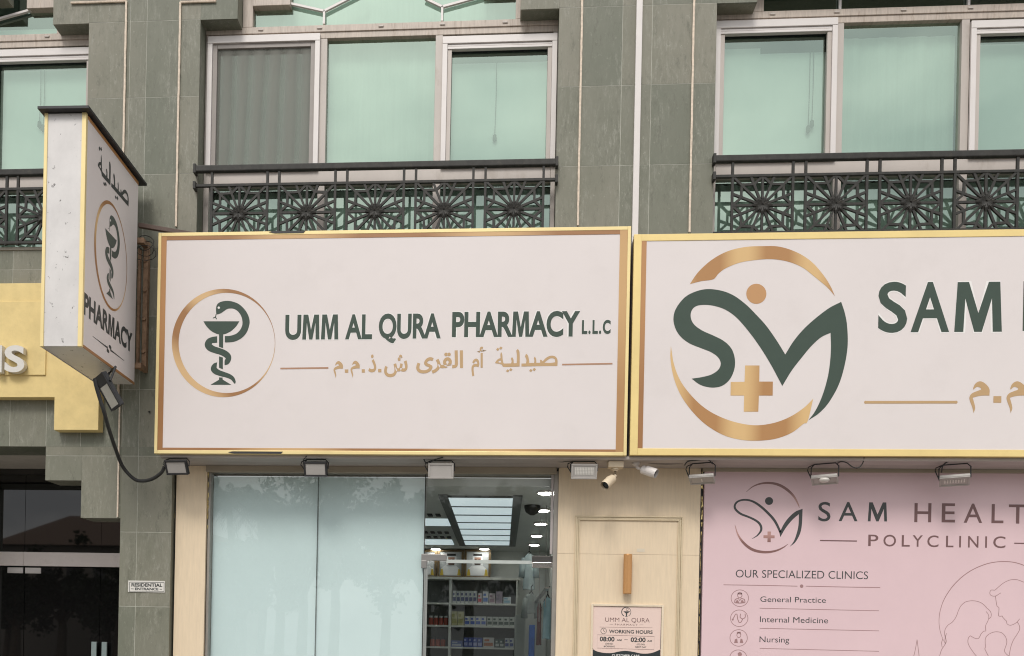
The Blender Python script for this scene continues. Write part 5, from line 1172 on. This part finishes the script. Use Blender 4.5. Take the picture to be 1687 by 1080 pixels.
# portraits on the top board
def portrait(px0, px1, label, beard, turn=0.):
    yb_ = YSh + .05; x0, x1 = PX(px0, 930, yb_), PX(px1, 930, yb_); z0 = ztop + .051; z1 = PZ((px0 + px1) / 2, 905, yb_); w, h = x1 - x0, z1 - z0
    t = thing('framed_portrait', ((x0 + x1) / 2, yb_, z0), label, 'portrait', 'framed portraits standing on the shelf unit'); f = .045
    m_ = MB(); m_.box(x0, x0 + f, yb_ - .02, yb_ + .02, z0, z1).box(x1 - f, x1, yb_ - .02, yb_ + .02, z0, z1).box(x0 + f, x1 - f, yb_ - .02, yb_ + .02, z1 - f, z1).box(x0 + f, x1 - f, yb_ - .02, yb_ + .02, z0, z0 + f * .5)
    m_.build('picture_frame', pm('brown_gold_frame', (.12, .08, .035), .45, var=.3, scale=20), t)
    MB().box(x0 + f, x1 - f, yb_, yb_ + .01, z0 + f * .5, z1 - f).build('backdrop', pm('portrait_backdrop', (.40, .42, .43), .6, var=.08), t)
    q = lambda u, v: (x0 + u * w, z0 + v * h); y_ = yb_ - .001
    def flat(loop, mat, name, k):
        m2 = MB(); m2.add([(a, yb_ - .0015 - .0012 * k, b) for a, b in [q(*p) for p in loop]], [tuple(range(len(loop)))]); return m2.build(name, mat, t)
    c = .5 + turn
    flat([(.13, .08), (.87, .08), (.84, .30), (.70, .42), (.62, .5), (.38, .5), (.28, .42), (.15, .30)], pm('white_robe_print', (.66, .67, .68), .6), 'robe', 0)
    flat([(.10, .06), (.24, .06), (.2, .3), (.14, .28)], pm('gold_cloak_print', (.52, .38, .05), .6), 'cloak_edge', 1); flat([(.76, .06), (.9, .06), (.86, .28), (.8, .3)], pm('gold_cloak_print', (.52, .38, .05), .6), 'cloak_edge', 1)
    flat([(c - .2, .42), (c + .2, .42), (c + .19, .75), (c + .13, .86), (c - .13, .86), (c - .19, .75)], pm('white_headscarf_print', (.62, .63, .64), .6), 'headscarf', 2)
    flat([(c - .10, .46), (c + .10, .46), (c + .125, .56), (c + .12, .72), (c - .12, .72), (c - .125, .56)], pm('skin_print', (.36, .2, .14), .6), 'face', 3)
    flat([(c - .11, .44), (c + .11, .44), (c + .125, .55), (c + .06, .53), (c - .06, .53), (c - .125, .55)], pm('beard_print', beard, .6), 'beard', 4)
    flat([(c - .1, .63), (c - .03, .62), (c - .03, .645), (c - .1, .65)], pm('brow_print', (.03, .025, .02), .6), 'eyes', 4); flat([(c + .03, .62), (c + .1, .63), (c + .1, .65), (c + .03, .645)], pm('brow_print', (.03, .025, .02), .6), 'eyes', 4)
    flat([(c - .17, .77), (c + .17, .77), (c + .16, .85), (c - .16, .85)], pm('black_cord_print', (.02, .02, .02), .6), 'head_cord', 5)
portrait(678, 719.5, 'framed portrait cut off by the door jamb', (.05, .04, .03))
portrait(720.5, 764, 'framed portrait of a man in white headscarf at the middle', (.10, .05, .035), .03)
portrait(765, 808.5, 'framed portrait of a man in white headscarf nearest the bare wall', (.06, .045, .04))
# goods at the right: cabinet, blue stand, clothes
Yc = 5.6
o = MB().box(PX(848, 1040, Yc), PX(865.5, 1040, Yc), Yc, Yc + .5, 0, PZ(856, 1013, Yc)).build('side_cabinet', pm('grey_white_cabinet', (.42, .43, .41), .5, var=.05), None, bevel=.01); tag(o, 'tall grey white cabinet at the end of the shelf unit', 'cabinet')
Yc = 4.2
o = MB().box(PX(872, 1050, Yc), PX(881, 1050, Yc), Yc, Yc + .35, 0, PZ(876, 1029, Yc)).build('display_stand', pm('bright_blue_board', (.02, .11, .42), .5, var=.2), None, bevel=.01); tag(o, 'bright blue display stand beside the hanging clothes', 'display stand')
def garment(px0, px1, pyt, pyb, Yg, label, col, sleeves, seed):
    x0, x1 = PX(px0, 980, Yg), PX(px1, 980, Yg); zt2, zb2 = PZ(px0, pyt, Yg), PZ(px0, pyb, Yg); w = x1 - x0; cxg = (x0 + x1) / 2
    t = thing('hanging_garment', (cxg, Yg, zb2), label, 'garment', None); m_ = MB(); rows = 14; colsn = 18
    prof = [(0, .16), (.04, .3), (.09, .46), (.16, .5), (.28, .44), (.5, .45), (.75, .48), (1, .5)]
    def hw2(v):
        for (a, b), (c, d) in zip(prof, prof[1:]):
            if a <= v <= c: return (b + (d - b) * (v - a) / (c - a)) * w
        return .5 * w
    vs = []; 
    for i in range(rows + 1):
        v = i / rows
        for k in range(colsn):
            a = 2 * math.pi * k / colsn; r = hw2(v); fold = 1 + .12 * v * math.sin(5 * a + seed)
            vs.append((cxg + r * math.cos(a) * fold, Yg + (.05 + .03 * v) * math.sin(a) * fold, zt2 + (zb2 - zt2) * v + .01 * math.sin(3 * a + seed)))
    fs = [(i * colsn + k, i * colsn + (k + 1) % colsn, (i + 1) * colsn + (k + 1) % colsn, (i + 1) * colsn + k) for i in range(rows) for k in range(colsn)]
    m_.add(vs, fs); m_.build('cloth', pm('garment_cloth', col, .9, var=.12, scale=8), t, smooth=True)
    if sleeves:
        m_ = MB()
        for s_ in (-1, 1): m_.tube([(cxg + s_ * w * .4, Yg, zt2 - .08), (cxg + s_ * w * .56, Yg, zt2 - .2), (cxg + s_ * w * .6, Yg - .02, zt2 - .42)], [.05, .055, .06], 10)
        m_.build('sleeve', pm('garment_cloth', col, .9, var=.12, scale=8), t, smooth=True)
    m_ = MB(); m_.tube([(cxg - w * .42, Yg, zt2 - .06), (cxg, Yg, zt2 + .05), (cxg, Yg, zt2 + .13), (cxg + .03, Yg, zt2 + .16)], .008, 6); m_.tube([(cxg + w * .42, Yg, zt2 - .06), (cxg, Yg, zt2 + .05)], .008, 6); m_.build('hanger', M_black, t)
garment(895, 909.5, 984, 1052, 2.2, 'light blue scrubs hanging near the door', (.30, .45, .50), False, 1)
garment(861, 880, 912, 971, 5.2, 'pale blue white shirt hanging high at the back', (.44, .52, .53), True, 2)
garment(885, 893, 995, 1062, 2.6, 'dark red brown garment beside the light blue scrubs', (.13, .05, .045), False, 4)
garment(866, 884, 978, 1010, 4.8, 'grey white shirt hanging below the pale shirt', (.33, .36, .34), True, 5)
m_ = MB()
for a, y1 in ((888, 1024), (898.5, 1000)): m_.tube([P(a + 2, 830, 1.6), P(a, y1, 1.6)], .006, 6)
m_.box(PX(895, 1000, 1.6), PX(902, 1000, 1.6), 1.2, 6.2, 2.35, 2.37)
tag(m_.build('hanging_rail', M_steel, None), 'slim steel hanging rail and rods by the pharmacy door', 'clothes rail')

# ================================================================== ACROSS THE STREET (seen mirrored in the glass)
M_leaf = pm('dark_foliage', (.045, .06, .03), .8, var=.4, scale=9); M_bark = pm('brown_bark', (.14, .10, .07), .9, var=.3)
def palm(x, y, h, seed, label):
    rnd = random.Random(seed); t = thing('palm_tree', (x, y, 0), label, 'palm tree', 'palms across the street')
    MB().tube([(x + .25 * math.sin(i * .5), y, h * i / 8) for i in range(9)], [.28 - .012 * i for i in range(9)], 9).build('trunk', M_bark, t)
    m_ = MB(); top = Vector((x + .25 * math.sin(4), y, h))
    for k in range(38):
        a = rnd.uniform(0, 6.28); el = rnd.uniform(-.5, 1.25); L = rnd.uniform(2.0, 2.9); d = Vector((math.cos(a) * math.cos(el), math.sin(a) * math.cos(el), math.sin(el)))
        prev = None
        for i in range(9):
            s = i / 8; p = top + d * L * s - Vector((0, 0, 1.5 * s * s)); 
            if prev is not None:
                sd2 = (p - prev).cross(Vector((0, 0, 1))).normalized()
                for q in (-1, 1):
                    for jx in range(2):
                        b0 = prev.lerp(p, jx * .5); m_.quad(b0, b0 + (p - prev) * .3, b0 + (p - prev) * .9 + sd2 * q * .42 * (1 - .6 * s) - Vector((0, 0, .22)), b0 + (p - prev) * .7 + sd2 * q * .42 * (1 - .6 * s) - Vector((0, 0, .24)))
            prev = p
    m_.build('crown', M_leaf, t)
def tree(x, y, h, r, seed, label):
    rnd = random.Random(seed); t = thing('street_tree', (x, y, 0), label, 'tree', 'leafy trees across the street')
    m_ = MB(); m_.tube([(x, y, 0), (x + .1, y, h * .3), (x, y, h * .55)], [.35, .28, .18], 9)
    for k in range(6):
        a = k * 1.05; m_.tube([(x, y, h * .35 + .1 * k), (x + r * .35 * math.cos(a), y + r * .35 * math.sin(a), h * .55), (x + r * .7 * math.cos(a), y + r * .7 * math.sin(a), h * .72)], [.14, .09, .04], 6)
    m_.build('trunk', M_bark, t); m_ = MB()
    for k in range(70):
        c = Vector((rnd.gauss(0, .42) * r, rnd.gauss(0, .42) * r, h * .68 + rnd.gauss(0, .22) * h * .62))
        for j in range(60):
            p = c + Vector((rnd.gauss(0, .3), rnd.gauss(0, .3), rnd.gauss(0, .25))) * r * .3; s = rnd.uniform(.10, .22)
            a = Vector((rnd.uniform(-1, 1), rnd.uniform(-1, 1), rnd.uniform(-1, 1))).normalized() * s; b = a.orthogonal().normalized() * s * .7; q = Vector((x, y, 0)) + p
            m_.quad(q - a, q + b, q + a, q - b)
    m_.build('crown', M_leaf, t)
YO = -42.0
def mx_(px, y=YO): return (px - 823) / F * (D + .27 - y + .27)
palm(mx_(368), YO, 10.2, 1, 'taller palm mirrored in the left shop pane'); palm(mx_(404), YO - 2, 10.4, 2, 'smaller palm mirrored beside the taller palm')
for i, (p, h, r) in enumerate(((452, 11.2, 2.6), (500, 11.8, 3.2), (560, 12.2, 3.4), (630, 12.0, 3.4), (700, 11.4, 3.2), (770, 10.2, 3.0), (850, 11.8, 2.6), (400, 7.6, 2.4), (345, 7.0, 2.4), (290, 5.6, 2.6), (235, 5.2, 2.4), (180, 6.2, 2.8), (120, 5.4, 2.6), (60, 6.4, 2.8), (0, 5.6, 2.6), (-60, 6.0, 2.8), (930, 9.5, 3.0), (1010, 8.0, 3.0))):
    tree(mx_(p), YO + (i % 3) * 1.5, h, r, 20 + i, 'leafy street tree mirrored in the ground floor glass')
vl = thing('villa', (mx_(90), YO - 6, 0), 'low villa with hipped roof mirrored in the entrance glass', 'house'); vx0, vx1 = mx_(-160), mx_(330)
MB().box(vx0, vx1, YO - 12, YO - 5, 0, 8.2).build('wall', pm('villa_render', (.30, .26, .22), .8), vl)
m_ = MB(); a, b, c, d = vx0 - .6, vx1 + .6, YO - 12.6, YO - 4.4; ym = (c + d) / 2
m_.add([(a, c, 8.2), (b, c, 8.2), (b, d, 8.2), (a, d, 8.2), (a + 4, ym, 10.9), (b - 9, ym, 10.9)], [(0, 1, 5, 4), (1, 2, 5), (2, 3, 4, 5), (3, 0, 4), (0, 3, 2, 1)]); m_.build('roof', pm('brown_roof_tile', (.16, .10, .07), .8), vl)
m_ = MB(); 
for k in range(8): xq = vx0 + 1 + k * (vx1 - vx0 - 2) / 8; m_.box(xq, xq + .9, YO - 4.99, YO - 4.95, 5.6, 7.0)
m_.each('window', M_dglass, vl)
